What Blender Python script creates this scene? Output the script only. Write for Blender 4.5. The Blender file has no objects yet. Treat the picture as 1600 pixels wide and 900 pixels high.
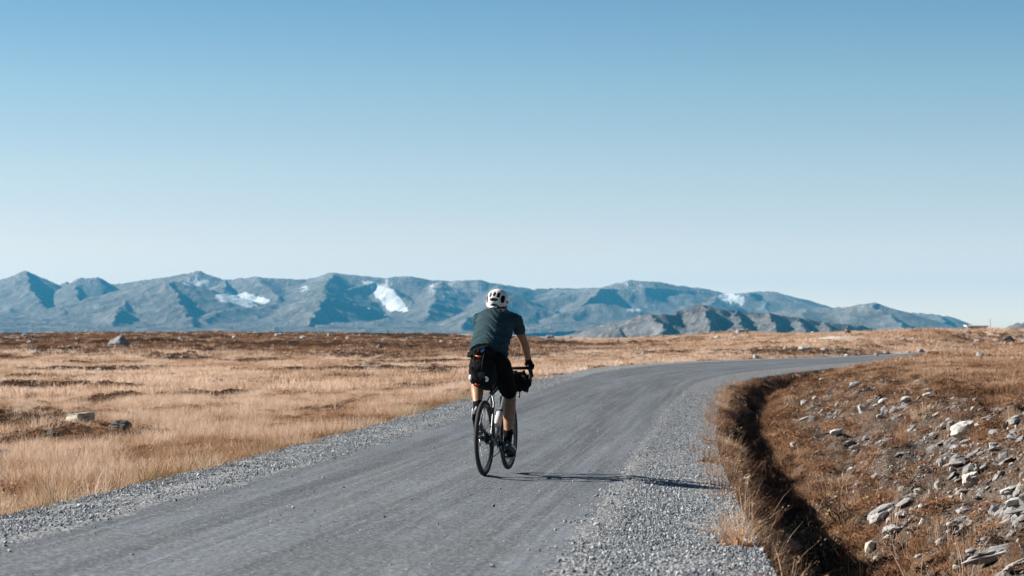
import bpy, bmesh, math, random
import numpy as np
from mathutils import Vector, Matrix

# ------------------------------------------------------------------ camera, sky, sun, exposure
FPX, CAMH, YH = 3600.0, 1.33, 524.0          # focal length in px of a 1600 px wide frame, eye height, horizon row
SUN_ELEV, SUN_AHEAD = math.radians(29.0), math.radians(12)   # sun on the left, a little ahead
scene = bpy.context.scene
COL = scene.collection
cam_data = bpy.data.cameras.new("camera")
cam = bpy.data.objects.new("camera", cam_data)
COL.objects.link(cam)
cam.location = (0, 0, CAMH)
cam.rotation_euler = (math.pi / 2, 0, 0)
cam_data.sensor_width = 36.0
cam_data.lens = 36.0 * FPX / 1600.0
cam_data.shift_y = (YH - 450.0) / 1600.0
cam_data.clip_start = 0.5
cam_data.clip_end = 40000.0
cam_data.dof.use_dof = True
cam_data.dof.focus_distance = 21.5
cam_data.dof.aperture_fstop = 5.6
scene.camera = cam

sun_dir = Vector((-math.cos(SUN_AHEAD) * math.cos(SUN_ELEV), math.sin(SUN_AHEAD) * math.cos(SUN_ELEV), math.sin(SUN_ELEV)))
world = bpy.data.worlds.new("World")
scene.world = world
world.use_nodes = True
wn, wl = world.node_tree.nodes, world.node_tree.links
for n_ in list(wn):
    wn.remove(n_)
w_out = wn.new("ShaderNodeOutputWorld")
w_bg = wn.new("ShaderNodeBackground")
w_sky = wn.new("ShaderNodeTexSky")
w_sky.sky_type = 'NISHITA'
w_sky.sun_disc = False
w_sky.sun_elevation = SUN_ELEV
w_sky.sun_rotation = math.atan2(sun_dir.x, sun_dir.y)
w_sky.altitude = 1000.0
w_sky.air_density = 1.0
w_sky.dust_density = 0.6
w_sky.ozone_density = 1.0
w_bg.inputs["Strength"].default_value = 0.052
w_tc = wn.new("ShaderNodeTexCoord")
w_map = wn.new("ShaderNodeVectorMath"); w_map.operation = 'MULTIPLY'
w_map.inputs[1].default_value = (1, 1, 4.0)
w_nrm = wn.new("ShaderNodeVectorMath"); w_nrm.operation = 'NORMALIZE'
wl.new(w_tc.outputs["Generated"], w_map.inputs[0])
wl.new(w_map.outputs[0], w_nrm.inputs[0])
wl.new(w_nrm.outputs[0], w_sky.inputs["Vector"])
# paler air near the horizon; upper sky out of view dimmed to deepen shadows
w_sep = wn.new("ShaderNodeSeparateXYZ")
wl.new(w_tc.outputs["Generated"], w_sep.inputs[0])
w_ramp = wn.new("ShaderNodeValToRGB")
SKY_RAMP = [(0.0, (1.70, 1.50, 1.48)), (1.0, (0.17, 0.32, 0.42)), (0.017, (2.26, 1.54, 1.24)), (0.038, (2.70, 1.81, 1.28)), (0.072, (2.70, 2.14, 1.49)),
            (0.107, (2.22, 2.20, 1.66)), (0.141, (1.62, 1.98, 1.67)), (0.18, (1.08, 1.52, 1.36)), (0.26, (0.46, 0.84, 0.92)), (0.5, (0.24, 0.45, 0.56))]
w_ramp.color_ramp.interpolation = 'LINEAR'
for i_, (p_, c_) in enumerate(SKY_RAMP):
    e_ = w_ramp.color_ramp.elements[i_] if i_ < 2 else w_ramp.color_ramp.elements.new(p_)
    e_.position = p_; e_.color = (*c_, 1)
w_mul = wn.new("ShaderNodeMix"); w_mul.data_type = 'RGBA'; w_mul.blend_type = 'MULTIPLY'
w_mul.inputs[0].default_value = 1.0
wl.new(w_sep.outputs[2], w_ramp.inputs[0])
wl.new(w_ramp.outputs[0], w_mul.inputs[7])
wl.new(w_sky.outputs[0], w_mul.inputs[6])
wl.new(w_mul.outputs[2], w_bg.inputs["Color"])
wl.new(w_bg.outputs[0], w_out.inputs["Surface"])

sun_data = bpy.data.lights.new("sun", 'SUN')
sun_data.energy = 5.0
sun_data.angle = math.radians(0.5)
sun_data.color = (1.0, 0.93, 0.84)
sun = bpy.data.objects.new("sun", sun_data)
COL.objects.link(sun)
sun.rotation_euler = (-sun_dir).to_track_quat('-Z', 'Y').to_euler()
sun.location = (-60, 20, 60)

vs = scene.view_settings
vs.view_transform = 'Standard'
vs.look = 'None'
vs.gamma = 1.0
vs.use_curve_mapping = False
vs.exposure = 1.15
scene.render.engine = 'CYCLES'
cy = scene.cycles
cy.use_denoising = True
try:
    cy.denoiser = 'OPENIMAGEDENOISE'
except Exception:
    pass
cy.max_bounces = 5
cy.diffuse_bounces = 3
cy.glossy_bounces = 2
cy.transmission_bounces = 3
cy.volume_bounces = 1
cy.transparent_max_bounces = 8
cy.use_adaptive_sampling = True
cy.adaptive_threshold = 0.01
cy.sample_clamp_indirect = 6.0

# ------------------------------------------------------------------ helpers
rng = np.random.default_rng(7)
random.seed(7)

def setp(o, label=None, category=None, group=None, kind=None):
    if label: o["label"] = label
    if category: o["category"] = category
    if group: o["group"] = group
    if kind: o["kind"] = kind
    return o

def link(o, parent=None):
    COL.objects.link(o)
    if parent is not None:
        o.parent = parent
    return o

def mesh_np(name, verts, faces, mats=None, smooth=True, mat_idx=None):
    """verts (N,3), faces (M,3|4) numpy -> mesh"""
    verts = np.asarray(verts, dtype=np.float32)
    faces = np.asarray(faces, dtype=np.int32)
    me = bpy.data.meshes.new(name)
    k = faces.shape[1]
    me.vertices.add(len(verts)); me.vertices.foreach_set("co", verts.ravel())
    me.loops.add(faces.size); me.loops.foreach_set("vertex_index", faces.ravel())
    me.polygons.add(len(faces))
    me.polygons.foreach_set("loop_start", np.arange(0, faces.size, k, dtype=np.int32))
    me.polygons.foreach_set("loop_total", np.full(len(faces), k, dtype=np.int32))
    if mat_idx is not None:
        me.polygons.foreach_set("material_index", np.asarray(mat_idx, dtype=np.int32))
    me.polygons.foreach_set("use_smooth", np.full(len(faces), bool(smooth)))
    me.update(calc_edges=True)
    for m in (mats or []):
        me.materials.append(m)
    return me

def grid_faces(nr, nc, wrap=False):
    r = np.arange(nr - 1)[:, None]
    c = np.arange(nc if wrap else nc - 1)[None, :]
    c2 = (c + 1) % nc
    return np.stack([r * nc + c, r * nc + c2, (r + 1) * nc + c2, (r + 1) * nc + c], -1).reshape(-1, 4)

def attr_f(me, name, vals):
    a = me.attributes.new(name, 'FLOAT', 'POINT')
    a.data.foreach_set("value", np.asarray(vals, dtype=np.float32))

def _hash(ix, iy, seed):
    h = (ix.astype(np.int64) * 374761393 + iy.astype(np.int64) * 668265263 + seed * 974634599) & 0xffffffff
    h = ((h ^ (h >> 13)) * 1274126177) & 0xffffffff
    h = h ^ (h >> 16)
    return (h & 0xffffff) / float(0x1000000)

def perlin(x, y, seed=0):
    ix = np.floor(x); iy = np.floor(y)
    fx = x - ix; fy = y - iy
    ux = fx * fx * fx * (fx * (fx * 6 - 15) + 10); uy = fy * fy * fy * (fy * (fy * 6 - 15) + 10)
    def g(dx, dy):
        a = _hash(ix + dx, iy + dy, seed) * 2 * np.pi
        return np.cos(a) * (fx - dx) + np.sin(a) * (fy - dy)
    a = g(0, 0) * (1 - ux) + g(1, 0) * ux
    b = g(0, 1) * (1 - ux) + g(1, 1) * ux
    return (a * (1 - uy) + b * uy) * 1.5

def fbm(x, y, oct=4, seed=0, gain=0.5):
    v = 0; a = 1
    for i in range(oct):
        v = v + a * perlin(x * 2 ** i, y * 2 ** i, seed + i * 17); a *= gain
    return v

def ridged(x, y, oct=4, seed=0, gain=0.55):
    v = 0; a = 1; w = 1
    for i in range(oct):
        n = 1 - np.abs(perlin(x * 2 ** i, y * 2 ** i, seed + i * 31)) * 1.6
        n = n * n * w
        v = v + a * n; w = np.clip(n * 1.6, 0, 1); a *= gain
    return v

def sstep(a, b, x):
    t = np.clip((x - a) / (b - a), 0, 1)
    return t * t * (3 - 2 * t)

# node helpers
class NT:
    def __init__(self, mat):
        mat.use_nodes = True
        self.t = mat.node_tree; self.n = self.t.nodes; self.l = self.t.links
        for q in list(self.n): self.n.remove(q)
        self.out = self.n.new("ShaderNodeOutputMaterial")
    def node(self, typ, **kw):
        q = self.n.new(typ)
        for k, v in kw.items():
            setattr(q, k, v)
        return q
    def set(self, node, idx, v):
        if hasattr(v, "is_output") or isinstance(v, bpy.types.NodeSocket):
            self.l.new(v, node.inputs[idx])
        else:
            node.inputs[idx].default_value = v
    def noise(self, vec, scale, detail=4, rough=0.55, dist=0.0):
        q = self.node("ShaderNodeTexNoise")
        if vec is not None: self.l.new(vec, q.inputs["Vector"])
        q.inputs["Scale"].default_value = scale; q.inputs["Detail"].default_value = detail
        q.inputs["Roughness"].default_value = rough; q.inputs["Distortion"].default_value = dist
        return q.outputs["Fac"]
    def voro(self, vec, scale, feature='F1', out="Distance"):
        q = self.node("ShaderNodeTexVoronoi", feature=feature)
        if vec is not None: self.l.new(vec, q.inputs["Vector"])
        q.inputs["Scale"].default_value = scale
        return q.outputs[out]
    def ramp(self, fac, stops):
        q = self.node("ShaderNodeValToRGB")
        els = q.color_ramp.elements
        while len(els) > 1: els.remove(els[-1])
        for i, (p, c) in enumerate(stops):
            e = els[0] if i == 0 else els.new(p)
            e.position = p
            e.color = (c[0], c[1], c[2], 1) if hasattr(c, "__len__") else (c, c, c, 1)
        self.l.new(fac, q.inputs[0])
        return q.outputs[0]
    def mix(self, fac, a, b, blend='MIX'):
        q = self.node("ShaderNodeMix", data_type='RGBA', blend_type=blend)
        for i, v in ((0, fac), (6, a), (7, b)):
            if isinstance(v, bpy.types.NodeSocket): self.l.new(v, q.inputs[i])
            elif i == 0: q.inputs[0].default_value = v
            else: q.inputs[i].default_value = (*v[:3], 1) if hasattr(v, "__len__") else (v, v, v, 1)
        return q.outputs[2]
    def math(self, op, a, b=0.0, c=None):
        q = self.node("ShaderNodeMath", operation=op)
        for i, v in enumerate((a, b) if c is None else (a, b, c)):
            if isinstance(v, bpy.types.NodeSocket): self.l.new(v, q.inputs[i])
            else: q.inputs[i].default_value = v
        return q.outputs[0]
    def attr(self, name, typ='GEOMETRY', out="Fac"):
        q = self.node("ShaderNodeAttribute", attribute_type=typ, attribute_name=name)
        return q.outputs[out]
    def obj(self):
        return self.node("ShaderNodeTexCoord").outputs["Object"]
    def pos(self):
        return self.node("ShaderNodeNewGeometry").outputs["Position"]
    def scale(self, vec, s):
        q = self.node("ShaderNodeVectorMath", operation='MULTIPLY')
        self.l.new(vec, q.inputs[0]); q.inputs[1].default_value = s
        return q.outputs[0]
    def bump(self, h, strength=0.5, dist=0.02, normal=None):
        q = self.node("ShaderNodeBump")
        self.l.new(h, q.inputs["Height"]); q.inputs["Strength"].default_value = strength; q.inputs["Distance"].default_value = dist
        if normal is not None: self.l.new(normal, q.inputs["Normal"])
        return q.outputs[0]
    def bsdf(self, color, rough=0.8, normal=None, metallic=0.0, spec=0.3, **kw):
        q = self.node("ShaderNodeBsdfPrincipled")
        for nme, v in (("Base Color", color), ("Roughness", rough), ("Metallic", metallic), ("Specular IOR Level", spec)):
            if isinstance(v, bpy.types.NodeSocket): self.l.new(v, q.inputs[nme])
            elif nme == "Base Color": q.inputs[nme].default_value = (*v[:3], 1)
            else: q.inputs[nme].default_value = v
        if normal is not None: self.l.new(normal, q.inputs["Normal"])
        for k, v in kw.items():
            q.inputs[k].default_value = v
        self.l.new(q.outputs[0], self.out.inputs["Surface"])
        return q

def new_mat(name):
    m = bpy.data.materials.new(name)
    return m, NT(m)

def px_to_world(px, py, D):
    """point at depth D (metres along +Y) seen at photo pixel (px, py)"""
    return ((px - 800.0) / FPX * D, D, CAMH + (YH - py) / FPX * D)
# ------------------------------------------------------------------ mountains
def mountain_material():
    m, t = new_mat("mountain_rock")
    P = t.pos()
    big = t.noise(P, 0.006, 5, 0.6)
    mid = t.noise(t.scale(P, (1, .4, .35)), 0.030, 6, 0.68, .6)
    fine = t.noise(t.scale(P, (1, .5, .6)), 0.16, 4, 0.75)
    hgt = t.attr("rel")                 # 0 low .. 1 near the crest
    col = t.mix(t.ramp(big, [(0.35, 0.0), (0.65, 1.0)]), (0.075, 0.062, 0.046), (0.15, 0.135, 0.12))
    col = t.mix(t.ramp(mid, [(0.46, 0.0), (0.68, 0.8)]), col, (0.24, 0.22, 0.205))
    col = t.mix(t.ramp(fine, [(0.34, 0.6), (0.48, 0.0)]), col, (0.04, 0.04, 0.036))
    bare = t.math('MULTIPLY', t.ramp(hgt, [(0.55, 0.0), (0.95, 1.0)]), t.ramp(fine, [(0.52, 0.0), (0.63, 1.0)]))
    col = t.mix(t.math('MULTIPLY', bare, .8), col, (0.58, 0.55, 0.53))
    snow = t.attr("snow")
    sn = t.ramp(t.math('ADD', snow, t.math('MULTIPLY', t.math('SUBTRACT', mid, 0.5), 1.3)), [(0.40, 0.0), (0.62, 1.0)])
    col = t.mix(sn, col, t.mix(t.ramp(mid, [(.35, 0.), (.6, 1.)]), (0.40, 0.43, 0.46), (0.58, 0.60, 0.62)))
    h = t.math('ADD', t.math('MULTIPLY', mid, 1.0), t.math('MULTIPLY', fine, 0.35))
    t.bsdf(col, 0.9, t.bump(h, 1.0, 6.5), spec=0.1)
    return m

def hill_material():
    m, t = new_mat("grey_hill_rock")
    P = t.pos()
    big = t.noise(P, 0.02, 5, 0.6)
    mid = t.noise(t.scale(P, (1, .45, .4)), 0.085, 7, 0.72, .5)
    col = t.mix(t.ramp(big, [(0.38, 0.0), (0.62, 1.0)]), (0.060, 0.053, 0.048), (0.135, 0.13, 0.13))
    col = t.mix(t.ramp(mid, [(0.48, 0.0), (0.68, 0.8)]), col, (0.27, 0.265, 0.265))
    col = t.mix(t.ramp(mid, [(0.28, 0.8), (0.42, 0.0)]), col, (0.04, 0.036, 0.03))
    t.bsdf(col, 0.9, t.bump(mid, 0.9, 6.0), spec=0.1)
    return m

M_MOUNT = mountain_material()
M_HILL = hill_material()

def build_massif(name, label, ridges, px0, px1, D0, D1, npx, nd, mat, amp=20.0, wl=330.0, snow_polys=(), seed=1, base=-70.0, k=2.5, amp2=1.0):
    """Height field over azimuth x distance: smooth maximum of wedges that fall from 3-D ridge lines
    (photo column, photo row, distance) with their own slopes left/right of the direction of travel."""
    px = np.linspace(px0, px1, npx); D = np.linspace(D0, D1, nd)
    DD, PX = np.meshgrid(D, px, indexing='ij')
    X = (PX - 800) / FPX * DD; Y = DD
    wp = wl * 0.11
    wx = X + wp * fbm(X / (wl * .8), Y / (wl * .8), 3, seed + 5); wy = Y + wp * fbm(X / (wl * .8) + 9, Y / (wl * .8), 3, seed + 6)
    acc = np.full(X.shape, -1e9); 
    for pts, sl, sr in ridges:
        W = np.array([px_to_world(*p) for p in pts])
        best = np.full(X.shape, -1e9)
        for a, b in zip(W[:-1], W[1:]):
            d = b[:2] - a[:2]; L2 = (d * d).sum(); L = math.sqrt(L2)
            rx = wx - a[0]; ry = wy - a[1]
            tt = np.clip((rx * d[0] + ry * d[1]) / L2, 0, 1)
            qx = rx - tt * d[0]; qy = ry - tt * d[1]
            dist = np.hypot(qx, qy)
            side = (d[0] * ry - d[1] * rx) / L          # >0 : left of travel
            mixf = 0.5 + 0.5 * np.clip(side / (dist * 0.7 + 6), -1, 1)
            slope = sr + (sl - sr) * mixf
            zz = a[2] + (b[2] - a[2]) * tt - slope * dist * (1 - 0.15 * np.clip(dist / 500, 0, 1)) - 2.0 * np.exp(-dist / 14.0) * 0
            best = np.maximum(best, zz)
        m = np.maximum(acc, best)
        acc = m + k * np.log(np.exp((acc - m) / k) + np.exp((best - m) / k)) if acc.max() > -1e8 else best
    top = np.max(np.where(acc > base, acc, base))
    n1 = ridged(wx / wl, wy / wl, 5, seed) - 0.75
    n2 = fbm(wx / 95, wy / 95, 4, seed + 3)
    colmax = acc.max(0, keepdims=True)
    below = np.clip((colmax - acc) / (D0 * 0.009), 0.1, 1.0)
    z = acc + amp * n1 * below + amp * 0.28 * n2 * np.clip(below, .3, 1) * amp2
    z = np.maximum(z, base)
    V = np.stack([X, Y, z], -1).reshape(-1, 3)
    me = mesh_np(name, V, grid_faces(nd, npx)[:, ::-1] if False else grid_faces(nd, npx), [mat])
    PY = YH - (z - CAMH) / Y * FPX
    rel = np.clip((z - 20) / (top - 20), 0, 1)
    attr_f(me, "rel", rel.ravel())
    snow = np.zeros(X.shape)
    jx = PX + 7 * fbm(X / 60, Y / 60, 3, seed + 40); jy = PY + 3 * fbm(X / 60 + 5, Y / 60, 3, seed + 41)
    for poly, val, dr in snow_polys:
        P = np.array(poly, float)
        inside = np.zeros(X.shape, bool)
        for (x1, y1), (x2, y2) in zip(P, np.roll(P, -1, 0)):
            c = ((y1 > jy) != (y2 > jy)) & (jx < (x2 - x1) * (jy - y1) / (y2 - y1 + 1e-9) + x1)
            inside ^= c
        inside &= (DD > dr[0]) & (DD < dr[1])
        snow = np.maximum(snow, inside * val)
    for _ in range(3):
        snow[1:-1, 1:-1] = (snow[1:-1, 1:-1] * 2 + snow[:-2, 1:-1] + snow[2:, 1:-1] + snow[1:-1, :-2] + snow[1:-1, 2:]) / 6
    attr_f(me, "snow", snow.ravel())
    o = link(bpy.data.objects.new(name, me))
    setp(o, label, None, None, "structure")
    return o

# sl / sr: slope on the left / right of the line of travel
build_massif("mountain", "pointed dark blue pyramid peak with two knobs beside it, leftmost on the skyline",
    [([(-260, 500, 8900), (-120, 478, 8900), (0, 462, 8800), (25, 441, 8700), (42, 423, 8600), (60, 443, 8750), (85, 461, 9000), (150, 480, 9300)], .5, .6),
     ([(42, 423, 8600), (45, 442, 8400), (56, 462, 8100), (75, 485, 7700), (85, 508, 7200)], 0.95, .40),
     ([(80, 470, 9000), (98, 447, 8900), (104, 438, 8850), (112, 452, 8900)], .7, .7),
     ([(104, 442, 8850), (106, 456, 8600), (112, 475, 8200)], 1.0, .6),
     ([(104, 450, 8850), (118, 440, 8600), (132, 432, 8500), (148, 432, 8500), (165, 446, 8700)], .5, .6),
     ([(128, 437, 8550), (121, 452, 8350), (124, 470, 8000), (132, 495, 7500)], .85, .45),
     ([(-300, 492, 7900), (150, 488, 7900), (400, 488, 7900)], .05, .05),
     ([(20, 478, 8100), (10, 505, 7300)], .5, .5), ([(-60, 475, 8600), (-70, 505, 7300)], .5, .4)],
    -330, 330, 6600, 9700, 480, 150, M_MOUNT, 4, 130, seed=11,
    snow_polys=[([(125, 464), (148, 468), (145, 478), (125, 474)], .5, (0, 8600))])

build_massif("mountain", "broad blue massif with snowfields and shaded cirques across the middle of the skyline",
    [([(60, 470, 9000), (165, 446, 8700), (210, 439, 8600), (255, 433, 8500), (280, 428, 8450), (312, 422, 8400), (330, 431, 8400), (347, 437, 8350), (400, 432, 8300), (480, 436, 8300), (522, 425, 8250), (560, 430, 8250), (600, 433, 8250), (640, 431, 8250), (690, 438, 8250), (745, 437, 8200), (780, 443, 8200), (830, 451, 8250), (880, 449, 8300), (945, 449, 8300)], .5, .42),
     ([(-420, 492, 7800), (0, 489, 7800), (500, 490, 7800), (1000, 494, 7800)], .05, .045),
     # rounded dark shoulder in front
     ([(150, 464, 8200), (205, 450, 7850), (245, 440, 7600), (268, 438, 7500), (288, 441, 7560)], .45, .30),
     ([(268, 438, 7500), (272, 450, 7330), (280, 468, 7100), (292, 487, 6800), (300, 508, 6400)], 0.82, .30),
     ([(288, 441, 7560), (305, 460, 7640), (335, 482, 7750)], .5, .85),
     ([(205, 452, 7700), (190, 480, 7000), (170, 510, 6400)], .6, .4),
     # wall over the first snowfield
     ([(352, 438, 8330), (362, 441, 8330), (392, 435, 8290)], .3, 1.0),
     ([(352, 438, 8330), (350, 450, 8050), (345, 462, 7800)], 1.1, .4),
     ([(398, 433, 8300), (420, 446, 8050), (432, 460, 7800), (440, 488, 7200), (450, 515, 6700)], .42, .40),
     ([(440, 474, 7500), (405, 481, 7200), (345, 484, 7000), (320, 500, 6700)], .3, .3),
     # central spur with the large shaded face
     ([(522, 426, 8250), (512, 440, 7900), (503, 455, 7500), (508, 466, 7100)], .5, .34),
     ([(508, 466, 7100), (545, 469, 7200), (575, 479, 7270), (600, 489, 7330), (645, 506, 7420), (670, 519, 7500)], .4, .98),
     ([(508, 466, 7100), (494, 488, 6800), (480, 514, 6400)], 0.9, .4),
     # cirque headwall
     ([(536, 452, 7900), (560, 446, 8010), (588, 440, 8120)], .3, 1.0),
     ([(588, 441, 8150), (612, 452, 7950), (640, 468, 7800), (650, 492, 7500)], .45, .5),
     # right flank
     ([(690, 439, 8250), (680, 462, 7700), (668, 490, 7100), (650, 515, 6700)], .4, .4),
     ([(780, 446, 8200), (770, 470, 7500), (740, 500, 6900), (720, 518, 6600)], .4, .45),
     ([(880, 451, 8300), (870, 475, 7600), (860, 500, 7200)], .4, .4),
     ([(800, 462, 7000), (830, 474, 6950), (870, 490, 6900), (910, 504, 6850), (945, 515, 6800)], .3, .45),
     ([(800, 462, 7000), (760, 478, 6700), (720, 505, 6300)], .45, .4)],
    -330, 1010, 6000, 9200, 1080, 180, M_MOUNT, 4.5, 130, seed=23,
    snow_polys=[([(333, 463), (345, 458), (360, 455), (374, 459), (384, 457), (420, 468), (424, 474), (385, 480), (350, 470)], 1.0, (0, 8250)),
                ([(278, 440), (300, 430), (325, 434), (345, 440), (330, 450), (300, 452)], .50, (0, 8500)),
                ([(545, 435), (565, 437), (590, 441), (612, 450), (630, 466), (636, 486), (612, 489), (592, 470), (578, 448)], 1.0, (0, 8230)),
                ([(600, 439), (616, 444), (610, 449)], 1.0, (0, 8230)),
                ([(655, 440), (760, 440), (800, 452), (700, 470), (640, 450)], .36, (0, 8300)),
                ([(470, 445), (490, 448), (478, 458), (460, 456)], .5, (0, 8300)),
                ([(555, 474), (580, 478), (590, 488), (565, 480)], .9, (7150, 7500))])

build_massif("mountain", "flat-topped blue mountain with shaded cliffs right of the cyclist",
    [([(840, 452, 8300), (945, 449, 8100), (965, 442, 8000), (990, 437, 7950), (1010, 438, 7950), (1050, 444, 8000), (1100, 450, 8050), (1130, 458, 8100), (1160, 458, 8000), (1180, 455, 7900), (1210, 454, 7850), (1235, 462, 7900), (1262, 480, 8000), (1300, 500, 8200)], .5, .30),
     ([(800, 489, 7650), (1000, 487, 7650), (1200, 487, 7650), (1420, 500, 7650)], .05, .05),
     ([(938, 451, 7620), (960, 451, 7720), (1000, 452, 7850)], .2, 1.1),
     ([(1003, 448, 7700), (1045, 450, 7830), (1112, 457, 7990)], .2, 1.0),
     ([(1175, 456, 7760), (1195, 461, 7830), (1240, 474, 7950), (1262, 481, 8030)], .3, 1.05),
     ([(1120, 462, 7900), (1110, 480, 7300), (1100, 505, 6700)], .35, .4),
     ([(938, 451, 7620), (918, 470, 7300), (890, 495, 6900)], .8, .5),
     ([(880, 488, 6800), (930, 474, 6900), (965, 474, 6900), (1000, 492, 6900), (1040, 512, 6900)], .3, .35)],
    800, 1420, 6000, 9000, 520, 160, M_MOUNT, 5, 120, seed=31,
    snow_polys=[([(1118, 461), (1140, 457), (1165, 466), (1178, 476), (1155, 477), (1128, 470)], 1.0, (0, 8090)),
                ([(975, 482), (1010, 481), (1000, 489), (985, 487)], .75, (0, 9000)),
                ([(940, 443), (1010, 438), (1020, 448), (950, 450)], .33, (0, 9000))])

build_massif("mountain", "low smooth blue hill with a pointed top on the far side of the road",
    [([(1180, 490, 6500), (1262, 480, 6400), (1330, 479, 6300), (1350, 475, 6200), (1363, 472.5, 6150), (1380, 478, 6250), (1405, 487, 6420), (1440, 505, 6600), (1480, 522, 6700)], .5, .32),
     ([(1363, 472.5, 6150), (1380, 486, 6000), (1405, 500, 5850), (1425, 520, 5600)], 1.1, .28),
     ([(1262, 482, 6300), (1250, 510, 5600)], .3, .3)],
    1130, 1640, 5000, 7200, 320, 100, M_MOUNT, 3.5, 150, seed=43)
build_massif("mountain", "rounded blue hill sloping down to the right behind the pointed one",
    [([(1330, 492, 7600), (1400, 487, 7500), (1450, 489, 7400), (1475, 492, 7350), (1495, 499, 7400), (1515, 509, 7500), (1560, 516, 7600), (1700, 514, 7600), (1900, 505, 7600)], .5, .3),
     ([(1465, 491, 7350), (1474, 503, 7100), (1485, 520, 6800)], 1.0, .3)],
    1280, 2000, 6200, 8200, 260, 80, M_MOUNT, 3.5, 150, seed=47)
build_massif("hill", "nearer grey rocky hill with ribbed slopes beyond the bend",
    [([(840, 534, 3300), (890, 522, 3200), (925, 511, 3150), (960, 504, 3100), (985, 497, 3050), (1008, 490, 3000), (1030, 489, 3000), (1052, 492, 3050), (1070, 483, 3100), (1095, 474, 3100), (1120, 480, 3100), (1150, 485, 3150), (1200, 488, 3150), (1250, 497, 3200), (1300, 504, 3250), (1350, 508, 3300), (1390, 520, 3350)], .5, .55),
     ([(1015, 490, 3000), (1030, 505, 2880), (1040, 524, 2750)], 1.0, .5),
     ([(1095, 475, 3100), (1106, 492, 2970), (1110, 515, 2800)], 1.1, .5),
     ([(1150, 485, 3150), (1158, 500, 3020), (1160, 520, 2850)], 1.0, .5),
     ([(1200, 488, 3150), (1210, 505, 3000), (1216, 525, 2850)], 1.0, .5),
     ([(1245, 496, 3200), (1256, 510, 3050), (1262, 525, 2900)], 1.0, .5),
     ([(1285, 502, 3250), (1297, 514, 3100), (1300, 525, 3000)], 1.0, .5),
     ([(960, 504, 3100), (970, 522, 2880)], .9, .5)],
    790, 1440, 2450, 3700, 680, 170, M_HILL, 4, 60, seed=59, k=1.5, amp2=1.4)
build_massif("hill", "dark low ridge behind the cabin roof",
    [([(1380, 526, 2500), (1430, 518, 2400), (1480, 512, 2350), (1515, 508, 2300), (1530, 508, 2300), (1545, 514, 2350), (1580, 524, 2400)], .5, .5)],
    1340, 1620, 2000, 2800, 200, 60, M_HILL, 2, 50, seed=61, k=1.5)
build_massif("hill", "dark rocky hill rising at the right end of the skyline",
    [([(1520, 526, 2600), (1560, 514, 2500), (1590, 505, 2450), (1610, 500, 2400), (1680, 489, 2400), (1800, 480, 2400), (1950, 500, 2500)], .5, .5),
     ([(1600, 503, 2400), (1610, 520, 2250)], 1.0, .5)],
    1480, 2000, 1950, 3000, 300, 70, M_HILL, 3, 60, seed=67, k=1.5)
# ------------------------------------------------------------------ road line (plan, height, cross fall)
ROAD_S = np.array([-60, 0, 10, 20, 30, 40, 50, 60, 70, 80, 95, 115, 140, 190, 260, 340.])
ROAD_TH = np.radians([4.16, 4.16, 4.12, 4.49, 4.66, 5.15, 6.05, 5.6, 9.37, 14.19, 20.77, 22.63, 20.42, 30., 55., 60.])
ROAD_Z = np.array([1.2, 0.355, 0.146, -0.007, -0.086, -0.102, -0.066, -0.016, 0.038, 0.089, 0.13, 0.167, 0.244, 0.30, 0.55, 0.9])
ROAD_B = np.array([0, -0.02, 0.0073, 0.0422, 0.0709, 0.0932, 0.1053, 0.109, 0.1085, 0.099, 0.0741, 0.0497, 0.0476, 0.04, 0.03, 0.03])
ROAD_W, SH_L, SH_R = 1.53, 0.80, 0.90        # half width of the worn surface, widths of the loose shoulders
def smooth_interp(s, k, v):
    acc = 0
    for o in (-6, -3, 0, 3, 6):
        acc = acc + np.interp(s + o, k, v)
    return acc / 5
RS = np.arange(-60, 340.01, 0.5)
_th = smooth_interp(RS, ROAD_S, ROAD_TH)
_i0 = int(np.argmin(np.abs(RS)))
_cx = np.concatenate([[0], np.cumsum(np.sin((_th[1:] + _th[:-1]) / 2) * 0.5)])
_cy = np.concatenate([[0], np.cumsum(np.cos((_th[1:] + _th[:-1]) / 2) * 0.5)])
RX = _cx - _cx[_i0] - 1.708; RY = _cy - _cy[_i0] + 5.0
RZ = smooth_interp(RS, ROAD_S, ROAD_Z); RB = smooth_interp(RS, ROAD_S, ROAD_B)

def road_coords(x, y):
    """arc length s, offset t (right positive) for points"""
    x = np.asarray(x, float).ravel(); y = np.asarray(y, float).ravel()
    s = np.empty_like(x); t = np.empty_like(x)
    cx, cyy = RX[::4], RY[::4]
    for a in range(0, len(x), 40000):
        xs, ys = x[a:a + 40000], y[a:a + 40000]
        d2 = (xs[:, None] - cx[None]) ** 2 + (ys[:, None] - cyy[None]) ** 2
        i = np.argmin(d2, 1) * 4
        i = np.clip(i, 0, len(RS) - 1)
        for _ in range(2):
            th = np.interp(np.clip(s[a:a + 40000] if _ else RS[i], -60, 340), RS, _th)
            if _ == 0: s[a:a + 40000] = RS[i]
            sc = s[a:a + 40000]
            px = np.interp(sc, RS, RX); py = np.interp(sc, RS, RY)
            ds = (xs - px) * np.sin(th) + (ys - py) * np.cos(th)
            s[a:a + 40000] = np.clip(sc + np.clip(ds, -3, 3), -60, 340)
        sc = s[a:a + 40000]
        th = np.interp(sc, RS, _th); px = np.interp(sc, RS, RX); py = np.interp(sc, RS, RY)
        lat = (xs - px) * np.cos(th) - (ys - py) * np.sin(th)
        dd = np.hypot(xs - px, ys - py)
        t[a:a + 40000] = np.sign(lat) * dd
    return s, t

def road_xyz(s, t, dz=0.0):
    th = np.interp(s, RS, _th)
    x = np.interp(s, RS, RX) + t * np.cos(th); y = np.interp(s, RS, RY) - t * np.sin(th)
    return x, y, road_z(s, t) + dz

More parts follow.
